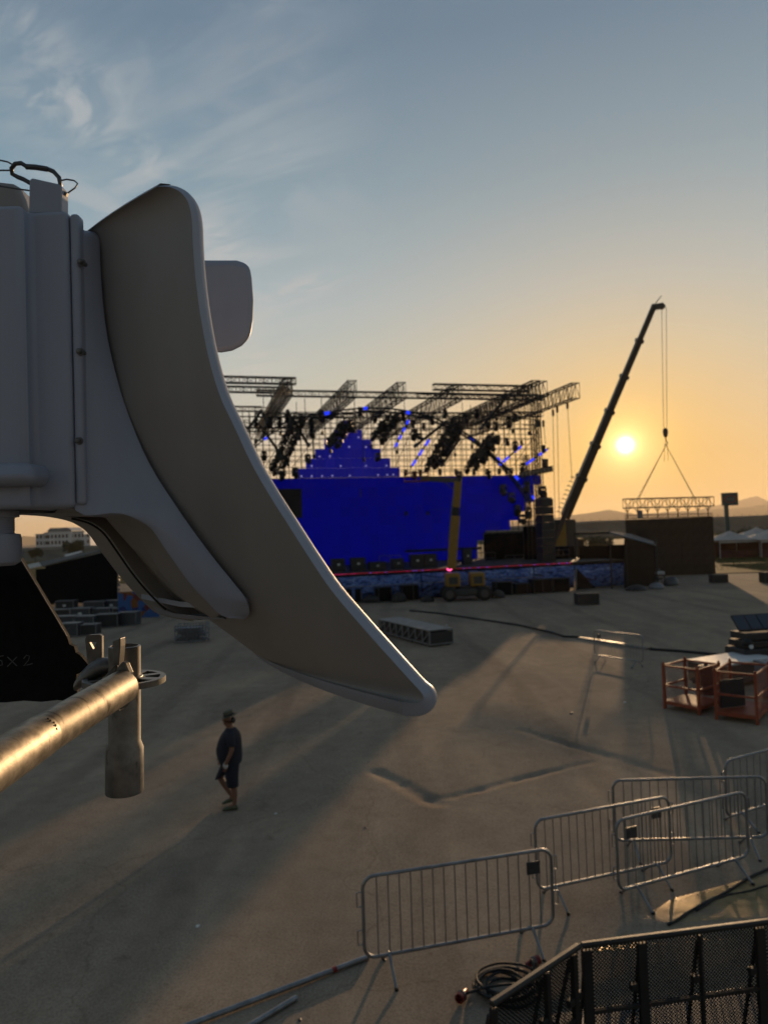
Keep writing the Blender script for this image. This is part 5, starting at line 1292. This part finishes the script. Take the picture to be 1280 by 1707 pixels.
# ---------------------------------------------------------------- the man
def man():
    g = gp(388, 1347); t = thing('person', 'man in dark shirt, shorts and brimmed hat walking left', 'person', Vector((g.x, g.y, gz(g.x, g.y))), math.pi + R(6))
    skin = mat('tanned skin', (0.20, 0.095, 0.06), .6, var=.1, scale=9); shirt = mat('dark navy shirt', (0.016, 0.017, 0.028), .9, var=.25, scale=7); shorts_m = mat('dark blue shorts', (0.010, 0.012, 0.022), .9, var=.25, scale=7)
    hatm = mat('olive straw hat', (0.085, 0.082, 0.05), .85, var=.2, scale=30); shoe = mat('grey green shoes', (0.075, 0.085, 0.045), .7, var=.3, scale=12); white = mat('white work glove', (0.45, 0.44, 0.43), .8, var=.1)
    V = []; E_ = []; Rr = []
    def v(x, y, z, rx, ry=None): V.append((x, y, z)); Rr.append((rx, ry or rx)); return len(V) - 1
    def e(*ids):
        for a, b in zip(ids, ids[1:]): E_.append((a, b))
    pel = v(0, 0, .90, .15, .16); ab = v(.03, 0, 1.06, .16, .17); ch = v(0, 0, 1.28, .145, .17); nk0 = v(-.01, 0, 1.44, .075); nk = v(.015, 0, 1.51, .056)
    h1 = v(.045, 0, 1.565, .072, .066); h2 = v(.035, 0, 1.64, .098, .078); h3 = v(.03, 0, 1.70, .085, .072); nose = v(.15, 0, 1.605, .012); nb = v(.11, 0, 1.61, .03)
    e(pel, ab, ch, nk0, nk, h1, h2, h3); e(h2, nb, nose)
    ch_l = v(.125, 0, 1.545, .03); e(h1, ch_l)
    for s in (1, -1):                                               # arms (left is the near one)
        f = 0.0 if s > 0 else .10
        sh = v(-.02, s * .185, 1.375, .040); el = v(-.05 + f, s * .26, 1.13, .046); wr = v(.06 + f * 1.5, s * .25, .90, .032); pa = v(.075 + f * 1.5, s * .245, .845, .034, .022)
        e(ch, sh, el, wr, pa)
        for k, (dx, ln) in enumerate(((.028, .075), (.010, .085), (-.008, .08), (-.026, .062))):
            a = v(pa and V[pa][0] + dx, V[pa][1], V[pa][2] - .045, .010); b = v(V[pa][0] + dx + .012, V[pa][1] - s * .012, V[pa][2] - .045 - ln * .5, .0095); c = v(V[pa][0] + dx + .02, V[pa][1] - s * .03, V[pa][2] - .045 - ln * .9, .008); e(pa, a, b, c)
        a = v(V[pa][0] + .045, V[pa][1] - s * .01, V[pa][2] + .005, .012); b = v(V[pa][0] + .065, V[pa][1] - s * .02, V[pa][2] - .04, .010); e(pa, a, b)
    # near (left) leg straight, far leg bent at the knee
    hp = v(-.01, .10, .82, .11); kn = v(-.03, .11, .47, .062); cf = v(-.055, .11, .34, .062); an = v(-.055, .11, .10, .040); to = v(.07, .12, .045, .038)
    e(pel, hp, kn, cf, an, to)
    hp = v(.03, -.10, .82, .11); kn = v(.235, -.11, .54, .064); cf = v(.155, -.11, .41, .062); an = v(.01, -.11, .16, .040); to = v(.10, -.12, .07, .036)
    e(pel, hp, kn, cf, an, to)
    me = bpy.data.meshes.new('body'); me.from_pydata(V, E_, []); me.update(); o = bpy.data.objects.new('body', me); COL.objects.link(o); o.parent = t; me.materials.append(skin)
    o.modifiers.new('skin', 'SKIN').use_smooth_shade = True
    for i, sv in enumerate(me.skin_vertices[0].data): sv.radius = Rr[i]; sv.use_root = (i == 0)
    o.modifiers.new('sub', 'SUBSURF').render_levels = 2
    def ring(c, rx, ry, tilt=0, n=16): return [Vector((c[0] + rx * math.cos(a), c[1] + ry * math.sin(a), c[2] + tilt * math.cos(a))) for a in [2 * math.pi * k / n for k in range(n)]]
    sh = MB()
    sh.loft([ring((.01, 0, .83), .205, .21), ring((.018, 0, .90), .225, .215), ring((.03, 0, 1.0), .245, .22), ring((.035, 0, 1.09), .245, .22), ring((.02, 0, 1.2), .225, .225), ring((.0, 0, 1.32), .20, .235), ring((-.012, 0, 1.40), .14, .205), ring((-.01, 0, 1.455), .095, .12), ring((-.002, 0, 1.475), .075, .08)], cap=False)
    for s in (1, -1):
        f = 0 if s > 0 else .04
        sh.loft([ring((-.015, s * .13, 1.425), .07, .07), ring((-.02, s * .20, 1.375), .085, .075),
                 ring((-.035 + f * .5, s * .24, 1.29), .078, .072), ring((-.045 + f, s * .26, 1.19), .08, .07)], cap=False)
    so = sh.build('shirt', shirt, t, smooth=180); so.modifiers.new('thick', 'SOLIDIFY').thickness = .008; so.modifiers.new('sub', 'SUBSURF').render_levels = 1
    MB().grid([[(.22 - .4 * (y * y) * 3 - (0.02 if z > 1.2 else -.008) + (.02 if z < 1.1 else 0) - max(0, z - 1.18) * .28, y, z) for y in (-.12, -.06, 0, .06, .12)] for z in (1.12, 1.18, 1.24, 1.30, 1.36)]).build('shirt_print', mat('pale shirt print', (0.11, 0.11, 0.13), .9, var=.3, scale=20), t, smooth=180)
    pn = MB(); pn.loft([ring((.01, 0, .93), .19, .195), ring((.01, 0, .84), .185, .205), ring((.015, 0, .76), .16, .20)], cap=False)
    pn.loft([ring((-.01, .09, .86), .155, .115), ring((-.015, .11, .70), .13, .12), ring((-.02, .115, .55), .115, .115), ring((-.03, .115, .42), .108, .11)], cap=False)
    pn.loft([ring((.03, -.09, .86), .15, .115), ring((.10, -.11, .73), .135, .12, -.03), ring((.18, -.115, .62), .12, .115, -.05), ring((.21, -.115, .55), .115, .11, -.06)], cap=False)
    po = pn.build('shorts', shorts_m, t, smooth=180); po.modifiers.new('thick', 'SOLIDIFY').thickness = .008; po.modifiers.new('sub', 'SUBSURF').render_levels = 1
    rt = Matrix.Rotation(R(14), 3, 'Y'); hm = MB().lathe([(.138, -.012), (.142, -.004), (.098, .006), (.096, .05), (.088, .085), (.05, .096), (.002, .09)], (0, 0, 0), 20)
    hm.v = [rt @ p + Vector((.02, 0, 1.69)) for p in hm.v]; ho = hm.build('hat', hatm, t, smooth=50)
    bd = MB().lathe([(.099, .01), (.1, .01), (.099, .032), (.098, .032)], (0, 0, 0), 20); bd.v = [rt @ p + Vector((.02, 0, 1.69)) for p in bd.v]; bd.build('hat_band', shirt, ho, smooth=180)
    MB().ball((-.05, 0, 1.60), (.05, .068, .06)).build('hair', mat('dark hair', (0.03, 0.025, 0.02), .7, var=.2), t, smooth=180)
    for cx, cy, cz, tl in ((.02, .115, .0, 0), (.055, -.115, .03, .045)):
        rows = []
        for x, w, h in ((-.125, .028, .07), (-.10, .042, .10), (-.03, .045, .10), (.05, .048, .075), (.11, .046, .055), (.15, .02, .03)):
            z0 = cz + (tl * (1 - (x + .125) / .27)); rows.append([Vector((cx + x, cy + w * math.cos(a), z0 + h * (.5 + .5 * math.sin(a)))) for a in [2 * math.pi * k / 12 for k in range(12)]])
        MB().loft(rows).build('shoe', shoe, t, smooth=60)
    gl = MB().ball((.075, .245, .85), (.046, .034, .062)); gl.build('glove', white, t, smooth=180)
man()

# ================================================================ THE DISH ON THE SCAFFOLD, NEAR THE CAMERA
def nearer(o, k=.76): o.location = EYEV + (o.location - EYEV) * k; o.scale = (k, k, k)      # the dish hangs nearer than the tubes and is that much smaller
def antenna():
    base = at(60, 900, 1.25); t = thing('satellite_dish', 'large pale grey plastic dish antenna seen from behind at the left', 'antenna', base)
    def P(x, y, Y): return at(x, y, Y) - base
    mp, mp2 = M_PLASTIC, M_PLASTIC2
    # ---- the reflector: a shallow trough-shaped bowl, its near rim runs down the right side
    rim = [(262, 311), (284, 312), (302, 321), (314, 338), (320, 365), (322, 410), (327, 470), (336, 535), (349, 600), (367, 660), (391, 712), (421, 776), (451, 828), (482, 877), (517, 932), (554, 986), (602, 1043), (650, 1097), (688, 1139), (701, 1153), (706, 1162), (703, 1169), (692, 1172), (672, 1171)]
    def cr(pts, n=4):
        out = []
        for i in range(len(pts) - 1):
            p0, p1, p2, p3 = [Vector((*pts[max(0, min(len(pts) - 1, i + k))], 0)) for k in (-1, 0, 1, 2)]
            for k in range(n):
                s = k / n; q = .5 * (2 * p1 + (p2 - p0) * s + (2 * p0 - 5 * p1 + 4 * p2 - p3) * s * s + (3 * p1 - p0 - 3 * p2 + p3) * s ** 3); out.append((q.x, q.y))
        return out + [pts[-1]]
    SIL = ((300, 80), (442, 92), (700, 122), (850, 172), (950, 248), (1000, 287), (1050, 345), (1120, 430), (1200, 520))   # where the far-off bottom of the bowl lies
    def lerp_tab(T, v):
        for (a, b), (c, d) in zip(T, T[1:]):
            if v <= c: return b + (d - b) * (v - a) / (c - a)
        return T[-1][1]
    rp = cr(rim); N_ = len(rp); Yp, half, m = 1.05, .31, 28
    rows, inner = [], []
    for i, (x, y) in enumerate(rp):
        q = sstep(0, 1, (y - 310) / 880); k = .34 - .05 * q; p = P(x, y, Yp); row, inn = [], []
        yc = 886 + (y - 886) * Yp / (Yp + half); D = p.x + base.x - k * half - (lerp_tab(SIL, yc) - 640) / F * (Yp + half)
        for j in range(m + 1):
            f = j / m; dy = f * 2 * half
            off = Vector((-k * dy - 4 * D * f * (1 - f), dy, .035 * math.sin(math.pi * f) * (1 if q < .5 else -1) * abs(1 - 2 * q) ** 2 * -1))
            row.append(p + off)
        rows.append(row)
    # lip: a bright sloping edge from the crease to the outer rim, then the inner face
    lip1, lip2, inn = [], [], []
    for i, row in enumerate(rows):
        a = Vector((*rp[max(0, i - 1)], 0)); b = Vector((*rp[min(N_ - 1, i + 1)], 0)); d = (b - a).normalized(); nx, nz = -d.y * -1, -d.x * -1
        nrm = Vector((d.y * -1, 0, d.x * -1)) * -1                  # outward in the picture plane: right of the way down
        w = .0075 + .0035 * sstep(500, 1130, rp[i][1]) + .010 * sstep(1150, 1172, rp[i][1])
        lip1.append([p + nrm * w * (.5 if False else 1) + Vector((0, .010, 0)) if j == 0 else None for j, p in enumerate(row)][0])
        lip2.append(row[0] + nrm * (w + .0025) + Vector((0, .016, 0)))
    inner = [[lip2[i] + Vector((.001, .006, 0)) if j == 0 else p + Vector((.012, .014, 0)) for j, p in enumerate(row)] for i, row in enumerate(rows)]
    g = MB(); g.grid([[lip1[i]] + rows[i] for i in range(N_)]); sh = g
    mb = MB(); mb.grid(rows); o = mb.build('reflector', mp, t, smooth=180)
    l = MB(); l.grid([[rows[i][0], lip1[i]] for i in range(N_)]); l.grid([[lip1[i], lip2[i], lip2[i] + Vector((.001, .006, 0))] for i in range(N_)]); l.build('rim_lip', mp2, t, smooth=35)
    f = MB(); f.grid(inner); f.build('reflector_front', mp2, t, smooth=180)
    tp = MB(); tp.grid([[p for p in rows[0]], [p + Vector((.004, .004, .007)) for p in rows[0]], [p + Vector((.018, .012, .009)) for p in rows[0]], [p for p in inner[0]]]); tp.build('top_lip', mp, t, smooth=40)
    bt = MB(); wq = [1 - .70 * sstep(0, .5, k / m) for k in range(m + 1)]
    bt.grid([[p for p in rows[-1]], [p + Vector((0, .010, -.020 * wq[k])) for k, p in enumerate(rows[-1])], [p + Vector((0, .016, -.0225 * wq[k])) for k, p in enumerate(rows[-1])], [p + Vector((.001, .022, -.0225 * wq[k])) for k, p in enumerate(rows[-1])], [q for q in inner[-1]]]); bt.build('bottom_lip', mp2, t, smooth=40)
    # ---- back cover, a raised flat moulding that ends in a long rounded tongue
    bowl = [(p, r) for r in rows for p in r[:m // 2 + 1]]
    def bowl_depth(x, y):                                           # how far off the bowl is behind a point of the cover
        d = ray(x, y); best = min(bowl, key=lambda q: ((q[0] + base - EYEV) / (q[0] + base).y - d / d.y).length); return (best[0] + base).y
    rc = cr([(152, 392), (161, 399), (163, 440), (167, 500), (175, 560), (190, 622), (212, 690), (250, 775), (300, 855), (350, 925), (385, 967), (403, 988), (413, 1003), (415, 1017), (406, 1028)], 4)
    lc = cr([(128, 392), (128, 400), (128, 440), (128, 500), (128, 570), (128, 650), (128, 740), (128, 851), (205, 857), (249, 873), (280, 915), (318, 968), (348, 1000), (366, 1019), (384, 1030)], 4)
    cov = []; nr = len(rc); yr = [bowl_depth(*q) - .007 for q in rc]
    yr = [sum(yr[max(0, i - 3):i + 4]) / len(yr[max(0, i - 3):i + 4]) for i in range(nr)]
    YL = lambda f: 1.114 + (yr[-1] - .014 - 1.114) * sstep(.5, 1, f)
    for i in range(nr):
        a, b = P(*lc[i], YL(i / (nr - 1))), P(*rc[i], yr[i]); cov.append([a.lerp(b, k / 8) + Vector((0, -.004 * math.sin(math.pi * k / 8), 0)) for k in range(9)])
    cv = MB().grid(cov).build('back_cover', mp2, t, smooth=60); sm = cv.modifiers.new('thick', 'SOLIDIFY'); sm.thickness = .012; sm.offset = 0
    bv = cv.modifiers.new('bevel', 'BEVEL'); bv.width = .003; bv.segments = 2; bv.limit_method = 'ANGLE'; bv.angle_limit = R(50)
    # ---- hollow under the cover: return wall, inner wall, gasket and pocket
    c1 = cr([(100, 850), (150, 852), (205, 857), (231, 863), (249, 873), (266, 893), (292, 935), (318, 968), (348, 1000), (374, 1027)], 4)
    c1b = cr([(92, 855), (142, 857), (192, 866), (213, 876), (228, 890), (244, 912), (268, 952), (294, 984), (324, 1012), (356, 1031)], 4)
    c2 = cr([(25, 858), (75, 861), (112, 868), (132, 877), (148, 890), (170, 921), (203, 964), (238, 1002), (266, 1024), (320, 1036)], 4)
    n = len(c1); rws = []
    for i in range(n):
        a = P(c1[i][0] + 3, c1[i][1] - 3, YL(.5 + .5 * i / (n - 1)) + .002); b = P(*c1b[i], 1.18 + .03 * i / n); c = P(*c2[i], 1.50)
        d_ = Vector((.016, .020, .012)) * sstep(.12, .3, i / n); e_ = b.lerp(c, .55); rws.append([a, a.lerp(b, .35) + Vector((.0, 0, .004)), b, b + d_, b.lerp(c, .25) + d_, e_ + d_ * .9, e_, b.lerp(c, .78) + Vector((.003, 0, .004)), c, c + Vector((.03, .05, .03))])
    MB().grid(rws).build('underside', mp, t, smooth=35)
    gs = [b.lerp(c, .55) for b, c in [(P(*c1b[i], 1.18 + .03 * i / n), P(*c2[i], 1.50)) for i in range(6, n - 5)]]
    MB().path([p + Vector((-.003, -.004, -.002)) for p in gs], .0022, 6).build('gasket', M_RUBBER, t, smooth=180)
    sh = MB(); a0, a1, a2, a3 = P(236, 990, 1.40), P(300, 1003, 1.33), P(338, 1004, 1.25), P(352, 1002, 1.21)
    sh.grid([[p for p in (a0, a1, a2, a3)], [p + Vector((.002, -.006, -.009)) for p in (a0, a1, a2, a3)], [p + Vector((.012, .02, -.014)) for p in (a0, a1, a2, a3)]]); sh.build('shelf_rib', mp2, t, smooth=60)
    pk = MB(); pk.grid([[P(255, 1010, 1.42), P(290, 1022, 1.36), P(340, 1028, 1.26), P(372, 1030, 1.20)], [P(262, 1022, 1.42), P(298, 1030, 1.36), P(345, 1033, 1.26), P(376, 1032, 1.20)], [P(275, 1018, 1.46), P(310, 1022, 1.40), P(352, 1024, 1.32), P(380, 1024, 1.26)]]); pk.build('pocket_edge', mp2, t, smooth=60)
    # ---- housing
    zt, zb = P(60, 352, 1.1).z, P(60, 848, 1.1).z
    prof = [(-140, 1.075), (38, 1.075), (46, 1.082), (54, 1.098), (64, 1.101), (76, 1.099), (118, 1.099)]
    pl = [P(x, 600, Y) for x, Y in prof]; pl = [Vector((p.x, p.y, 0)) for p in pl]; pl += [Vector((pl[-1].x, 1.33 - base.y, 0)), Vector((pl[0].x, 1.33 - base.y, 0))]
    MB().prism([p + Vector((0, 0, zb)) for p in pl], (0, 0, zt - zb)).build('housing', mp2, t, smooth=40, bevel=.016, seg=4)
    a, b = P(119, 600, 1.10), P(136, 600, 1.10)
    MB().box2((a.x + .001, 1.1015 - base.y, zb + .004), (b.x, 1.125 - base.y, zt - .004)).build('lid_flange', mp2, t, smooth=40, bevel=.006, seg=4)
    for y, x in ((437, 135), (586, 133), (735, 131)):
        q = P(x + 1, y, 1.1005); bo = MB().lathe([(.001, -.007), (.0035, -.0065), (.0048, -.004), (.0048, 0), (.0035, .003), (.0035, .012)], q, 6, axis=(.2, 1, 0)).build('bolt', M_GALV, t)
        MB().lathe([(.006, .0), (.0064, .001), (.0064, .002), (.006, .003)], q, 14, axis=(.2, 1, 0)).build('washer', M_GALV, bo)
    p = P(10, 350, 1.10)
    MB().prism([P(48, 356, 1.108), P(103, 356, 1.108), P(103, 309, 1.108), P(98, 306, 1.108), P(54, 296, 1.108), P(49, 299, 1.108)], (0, .026, 0)).build('top_lug', mp2, t, smooth=40, bevel=.003, seg=3)
    MB().prism([P(-60, 360, 1.19), P(49, 360, 1.19), P(40, 330, 1.19), P(30, 309, 1.19), P(20, 303, 1.19), P(-60, 294, 1.19)], (0, .08, 0)).build('rear_hump', mp, t, smooth=40, bevel=.01, seg=3)
    a, b = P(-120, 814, 1.05), P(57, 770, 1.05); MB().box2((a.x, 1.045 - base.y, a.z), (b.x, 1.14 - base.y, b.z)).build('clamp_boss', mp2, t, smooth=40, bevel=.017, seg=4)
    c = P(-10, 850, 1.17); MB().lathe([(.002, .050), (.085, .048), (.088, .03), (.090, .004), (.086, .0), (.002, 0)], c, 40).build('swivel_plate', mp, t, smooth=40)
    MB().lathe([(.090, -.004), (.091, -.003), (.091, -.0005), (.09, 0)], c, 40).build('swivel_seam', M_RUBBER, t)
    c = P(-2, 852, 1.13)
    pr = [(.002, .0), (.030, 0), (.030, -.010), (.0235, -.011)]
    for k in range(7): pr += [(.0235, -.013 - k * .003), (.0225, -.0145 - k * .003)]
    pr += [(.0225, -.036), (.031, -.0375), (.033, -.045), (.033, -.072), (.030, -.082), (.022, -.087), (.002, -.088)]
    MB().lathe(pr, c, 32).build('cable_gland', mp2, t, smooth=35)
    c = P(-95, 850, 1.17); foot = (0 - EYE) / .76 + (EYE - base.z)
    MB().tube(c + Vector((0, 0, .02)), (c.x, c.y, foot), .034, 20).build('mast', M_GALV, t, smooth=40)
    # ---- feed horn on its arm in front of the bowl
    fd = [(300, 433), (396, 433), (417, 440), (421, 462), (424, 500), (423, 532), (419, 562), (404, 577), (388, 585), (370, 588), (345, 586), (300, 580)]
    MB().prism([P(x, y, 1.40) for x, y in fd], (-.05, .17, .048)).build('feed_horn', mp2, t, smooth=40, bevel=.012, seg=3)
    MB().bar(P(320, 520, 1.48), P(330, 800, 1.50), .04, .05).build('feed_arm', mp, t, bevel=.008)
    nearer(t); return base
ANT = antenna()
def carabiner():
    b = at(75, 300, 1.12); t = thing('carabiner', 'dark steel carabiner clipped through the lug on top of the dish', 'carabiner', b)
    pts = [(20, 281), (26, 273), (36, 272), (44, 277), (60, 278), (78, 281), (90, 286), (99, 296), (101, 308), (92, 318), (74, 316), (56, 308), (40, 299), (30, 295), (21, 290)]
    MB().path([at(x, y, 1.118 if i < 9 else 1.125) - b for i, (x, y) in enumerate(pts)], .0036, 8, closed=True).build('body', M_STEEL, t, smooth=180)
    MB().path([at(x, y, 1.117) - b for x, y in ((44, 278), (60, 279), (80, 282))], .0044, 8).build('gate', M_STEEL, t, smooth=180)
    w = thing('safety_wire', 'thin safety wire looped through the carabiner and lug', 'wire', at(112, 324, 1.12)); o = w.location.copy()
    for pts in ([(-30, 262), (0, 267), (14, 270), (24, 276)], [(-30, 283), (0, 284), (20, 284)], [(-30, 306), (0, 310), (30, 315), (52, 318)], [(102, 301), (112, 299), (124, 301), (130, 306), (126, 313), (116, 320), (109, 325)]):
        MB().path([at(x, y, 1.12) - o for x, y in pts], .0013, 6).build('strand', M_STEEL, w, smooth=180)
    MB().tube(at(106, 321, 1.12) - o, at(113, 325, 1.12) - o, .0032, 8).build('crimp', M_GALV, w)
    nearer(t); nearer(w)
carabiner()

# ---- black folded sheet with chalk marks
def black_sheet():
    b = at(20, 1168, 1.32); t = thing('black_sheet', 'black stiff sheet with chalk marks behind the scaffold tube', 'sheet', b); rng = random.Random(4)
    pts = [(-80, 936), (33, 929), (60, 974), (90, 1024), (112, 1061), (116, 1074), (124, 1078), (127, 1088), (134, 1092), (146, 1106), (150, 1113), (139, 1120), (128, 1124), (127, 1140), (131, 1166), (119, 1169), (96, 1167), (70, 1170), (40, 1168), (10, 1171), (-80, 1170)]
    m = mat('black board', (0.008, 0.008, 0.009), .85, var=.5, scale=35, spec=.15, bump=.2, bscale=300)
    MB().prism([at(x, y, 1.32) - b for x, y in pts], (0, .012, 0)).build('sheet', m, t)
    MB().path([at(x, y, 1.318) - b for x, y in ((33, 930), (60, 974), (90, 1024), (112, 1061))], .0012, 6).build('edge_trim', M_STEEL, t)
    MB().tube(at(103, 1053, 1.31) - b, at(118, 1046, 1.30) - b, .0005, 4).build('loose_thread', M_STEEL, t)
    ch = mat('chalk', (0.11, 0.115, 0.125), .95, var=.4, scale=200)
    for pts in ([(7, 1093), (1, 1094), (-2, 1099), (4, 1102), (5, 1108), (-2, 1110), (-8, 1108)], [(13, 1095), (29, 1110)], [(29, 1095), (13, 1111)], [(40, 1098), (45, 1092), (50, 1094), (48, 1101), (40, 1110), (48, 1108), (55, 1106)]):
        MB().path([at(x, y, 1.3195) - b for x, y in pts], .0009, 5).build('chalk_stroke', ch, t)
black_sheet()

# ---- scaffold: standard with its rosette, ledger with its wedge head
M_TUBE = mat('worn galvanised tube', (0.38, 0.34, 0.28), .50, .88, var=.45, scale=60, bump=.035, bscale=420)
def scratches(m):
    nt, N, L, b = nodes_of(m); tc = N.new('ShaderNodeTexCoord'); mp = N.new('ShaderNodeMapping'); mp.inputs['Scale'].default_value = (14, 90, 30); mp.inputs['Rotation'].default_value = (0, 0, .6); L.new(tc.outputs['Object'], mp.inputs[0])
    n = N.new('ShaderNodeTexNoise'); n.inputs['Scale'].default_value = 1.0; n.inputs['Detail'].default_value = 5; L.new(mp.outputs[0], n.inputs[0])
    cr = N.new('ShaderNodeValToRGB'); cr.color_ramp.elements[0].position = .30; cr.color_ramp.elements[0].color = (.28, .25, .22, 1); cr.color_ramp.elements[1].position = .40; cr.color_ramp.elements[1].color = (1, 1, 1, 1); L.new(n.outputs[0], cr.inputs[0])
    old = b.inputs['Base Color'].links[0].from_socket; mx = N.new('ShaderNodeMix'); mx.data_type = 'RGBA'; mx.blend_type = 'MULTIPLY'; mx.inputs[0].default_value = 1; L.new(old, mx.inputs[6]); L.new(cr.outputs[0], mx.inputs[7]); L.new(mx.outputs[2], b.inputs['Base Color'])
scratches(M_TUBE); scratches(M_GALV)
def scaffold_standard():
    top, bot = at(208, 1076, 1.12), at(208, 1320, 1.12); ax = (bot - top).normalized(); Ln = (bot - top).length
    t = thing('scaffold_standard', 'short upright scaffold tube with a rosette and wider lower sleeve', 'scaffold', bot)
    def lz(d): return top + ax * d - bot
    r = .0241; c = lz(0); up = -ax
    k = Ln * (1248 - 1076) / 244
    MB().lathe([(r - .0035, -.03), (r - .0035, 0), (r - .0025, .0), (r, -.001), (r, -k + .012), (r + .0045, -k), (r + .0045, -Ln + .002), (r + .004, -Ln), (r + .001, -Ln), (r + .001, -Ln + .05)], c, 40, axis=up).build('tube', M_GALV, t, smooth=40)
    MB().lathe([(.001, -.031), (r - .003, -.030), (r - .003, -.029), (.001, -.0285)], c, 24, axis=up).build('bore', M_BLACKM, t)
    # rosette: hub ring, rim ring and eight spokes
    d = Ln * (1134 - 1076) / 244; cc = lz(d); x = Vector((1, 0, 0)); x = (x - ax * x.dot(ax)).normalized(); y = ax.cross(x)
    rs = MB()
    def ringband(r0, r1, h): rs.lathe([(r0, -h), (r1, -h), (r1, h), (r0, h), (r0, -h)], cc, 48, axis=up)
    ringband(.0235, .031, .0045); ringband(.0535, .0620, .0045)
    for s in range(8):
        a = s * math.pi / 4 + .2; q = x * math.cos(a) + y * math.sin(a); rs.bar(cc + q * .030, cc + q * .0545, .013 if s % 2 else .017, .0088, up)
    rs.build('rosette', M_GALV, t, smooth=30)
    MB().path([cc + (x * math.cos(a) + y * math.sin(a)) * .0255 + up * .005 for a in [2 * math.pi * k / 20 for k in range(20)]], .0025, 6, closed=True).build('weld_bead', M_GALV, t, smooth=180)
scaffold_standard()
def ledger():
    A, B = at(203, 1146, 1.035), at(0, 1279, .735); D = (B - A).normalized(); C = B + D * .30; t = thing('scaffold_ledger', 'sunlit galvanised scaffold tube running in from the lower left', 'scaffold', A)
    M1 = at(68, 1228, .838) - A; r = .0242
    MB().tube(D * -.004, M1, r, 40).build('tube', M_TUBE, t, smooth=40)
    MB().tube(M1 - D * .001, C - A, r + .0009, 40).build('outer_tube', M_TUBE, t, smooth=40)
    pk = at(73, 1240, .815) - A; rust = mat('rust', (0.10, 0.035, 0.02), .9, var=.4, scale=200, bump=.5, bscale=400)
    x, y, z = frame(A, B); dv = (EYEV - A - pk).normalized(); dv = (dv - D * dv.dot(D)).normalized(); sd = D.cross(dv)
    for k in range(5): q = pk * 0 + (M1 + D * (.004 + .0015 * math.sin(k * 2.1))) + (dv * math.cos(.5 - k * .16) + sd * math.sin(.5 - k * .16)) * (r + .0006); MB().ball(q, (.0013, .0012, .002 + .0006 * (k % 2)), 8, 5).build('rust_spot', rust, t)
    # wedge head: two cheeks, and the wedge driven between them
    ck = [(188, 1130), (197, 1111), (204, 1103), (209, 1106), (216, 1122), (216, 1150), (214, 1168), (206, 1181), (199, 1184)]
    MB().prism([at(x, y, 1.040) - A for x, y in ck], (.003, .010, 0)).build('head_cheek', M_GALV, t, bevel=.0015)
    c2 = [(164, 1138), (178, 1124), (192, 1108), (197, 1110), (188, 1132), (186, 1150), (172, 1160)]
    MB().prism([at(x, y, 1.046) - A for x, y in c2], (.0, .012, 0)).build('head_cheek', M_GALV, t, bevel=.0015)
    MB().prism([at(x, y, 1.050) - A for x, y in ((188, 1069), (201, 1064), (201, 1078), (198, 1112), (199, 1186), (192, 1184), (189, 1110))], (.002, .016, 0)).build('wedge', M_GALV, t, bevel=.001)
ledger()
def tower_leg():                                                    # the upright of the tower that carries the ledger, just left of the picture
    A, B = at(203, 1146, 1.035), at(0, 1279, .735); C = B + (B - A).normalized() * .30; t = thing('tower_upright', 'galvanised tower upright just outside the left edge, holding the sunlit tube', 'scaffold', Vector((C.x, C.y, 0)))
    MB().tube((0, 0, 0), (0, 0, C.z + .6), .0242, 24).build('tube', M_GALV, t, smooth=40); MB().box((0, 0, .005), (.15, .15, .01)).build('base_plate', M_GALV, t)
    for z in (C.z - 2, C.z - 1, C.z): MB().lathe([(.024, -.0045), (.06, -.0045), (.06, .0045), (.024, .0045)], (0, 0, z), 24).build('rosette', M_GALV, t)
    S = at(-60, 960, 1.326); MB().bar((0, 0, S.z), S - Vector((C.x, C.y, 0)), .03, .03).build('sheet_arm', M_GALV, t)
tower_leg()
def second_head():
    b = at(158, 1100, 1.14); t = thing('scaffold_wedge_head', 'scaffold wedge head with a triangular hole, left of the upright tube', 'scaffold', b)
    pl = [(148, 1106), (144, 1066), (146, 1060), (151, 1058), (168, 1057), (172, 1060), (172, 1101)]; tri = [(151, 1070), (163, 1070), (158, 1083)]
    me = bmesh.new(); o1 = [me.verts.new(at(x, y, 1.15) - b) for x, y in pl]; o2 = [me.verts.new(at(x, y, 1.15) - b) for x, y in tri]
    es = [me.edges.new((o1[i], o1[(i + 1) % len(o1)])) for i in range(len(o1))] + [me.edges.new((o2[i], o2[(i + 1) % 3])) for i in range(3)]
    bmesh.ops.triangle_fill(me, use_beauty=True, use_dissolve=False, edges=es); d = bpy.data.meshes.new('wedge_plate'); me.to_mesh(d); me.free(); d.materials.append(M_GALV)
    o = bpy.data.objects.new('wedge_plate', d); COL.objects.link(o); o.parent = t; s = o.modifiers.new('thick', 'SOLIDIFY'); s.thickness = .007; s.offset = 0
    rows = []
    for x, y, h in ((128, 1139, 9), (136, 1130, 13), (150, 1119, 16), (165, 1111, 17), (180, 1107, 15), (186, 1108, 12)):
        c = at(x, y + 3, 1.13) - b; k = h / F * 1.13; rows.append([c + Vector((.3 * k * math.sin(a), -.018 * math.sin(a), k * math.cos(a))) for a in [2 * math.pi * i / 12 for i in range(12)]])
    MB().loft(rows).build('head_casting', M_GALV, t, smooth=50)
    MB().box(at(176, 1103, 1.135) - b, (.016, .02, .008)).build('wedge_key', M_GALV, t, bevel=.001)
second_head()
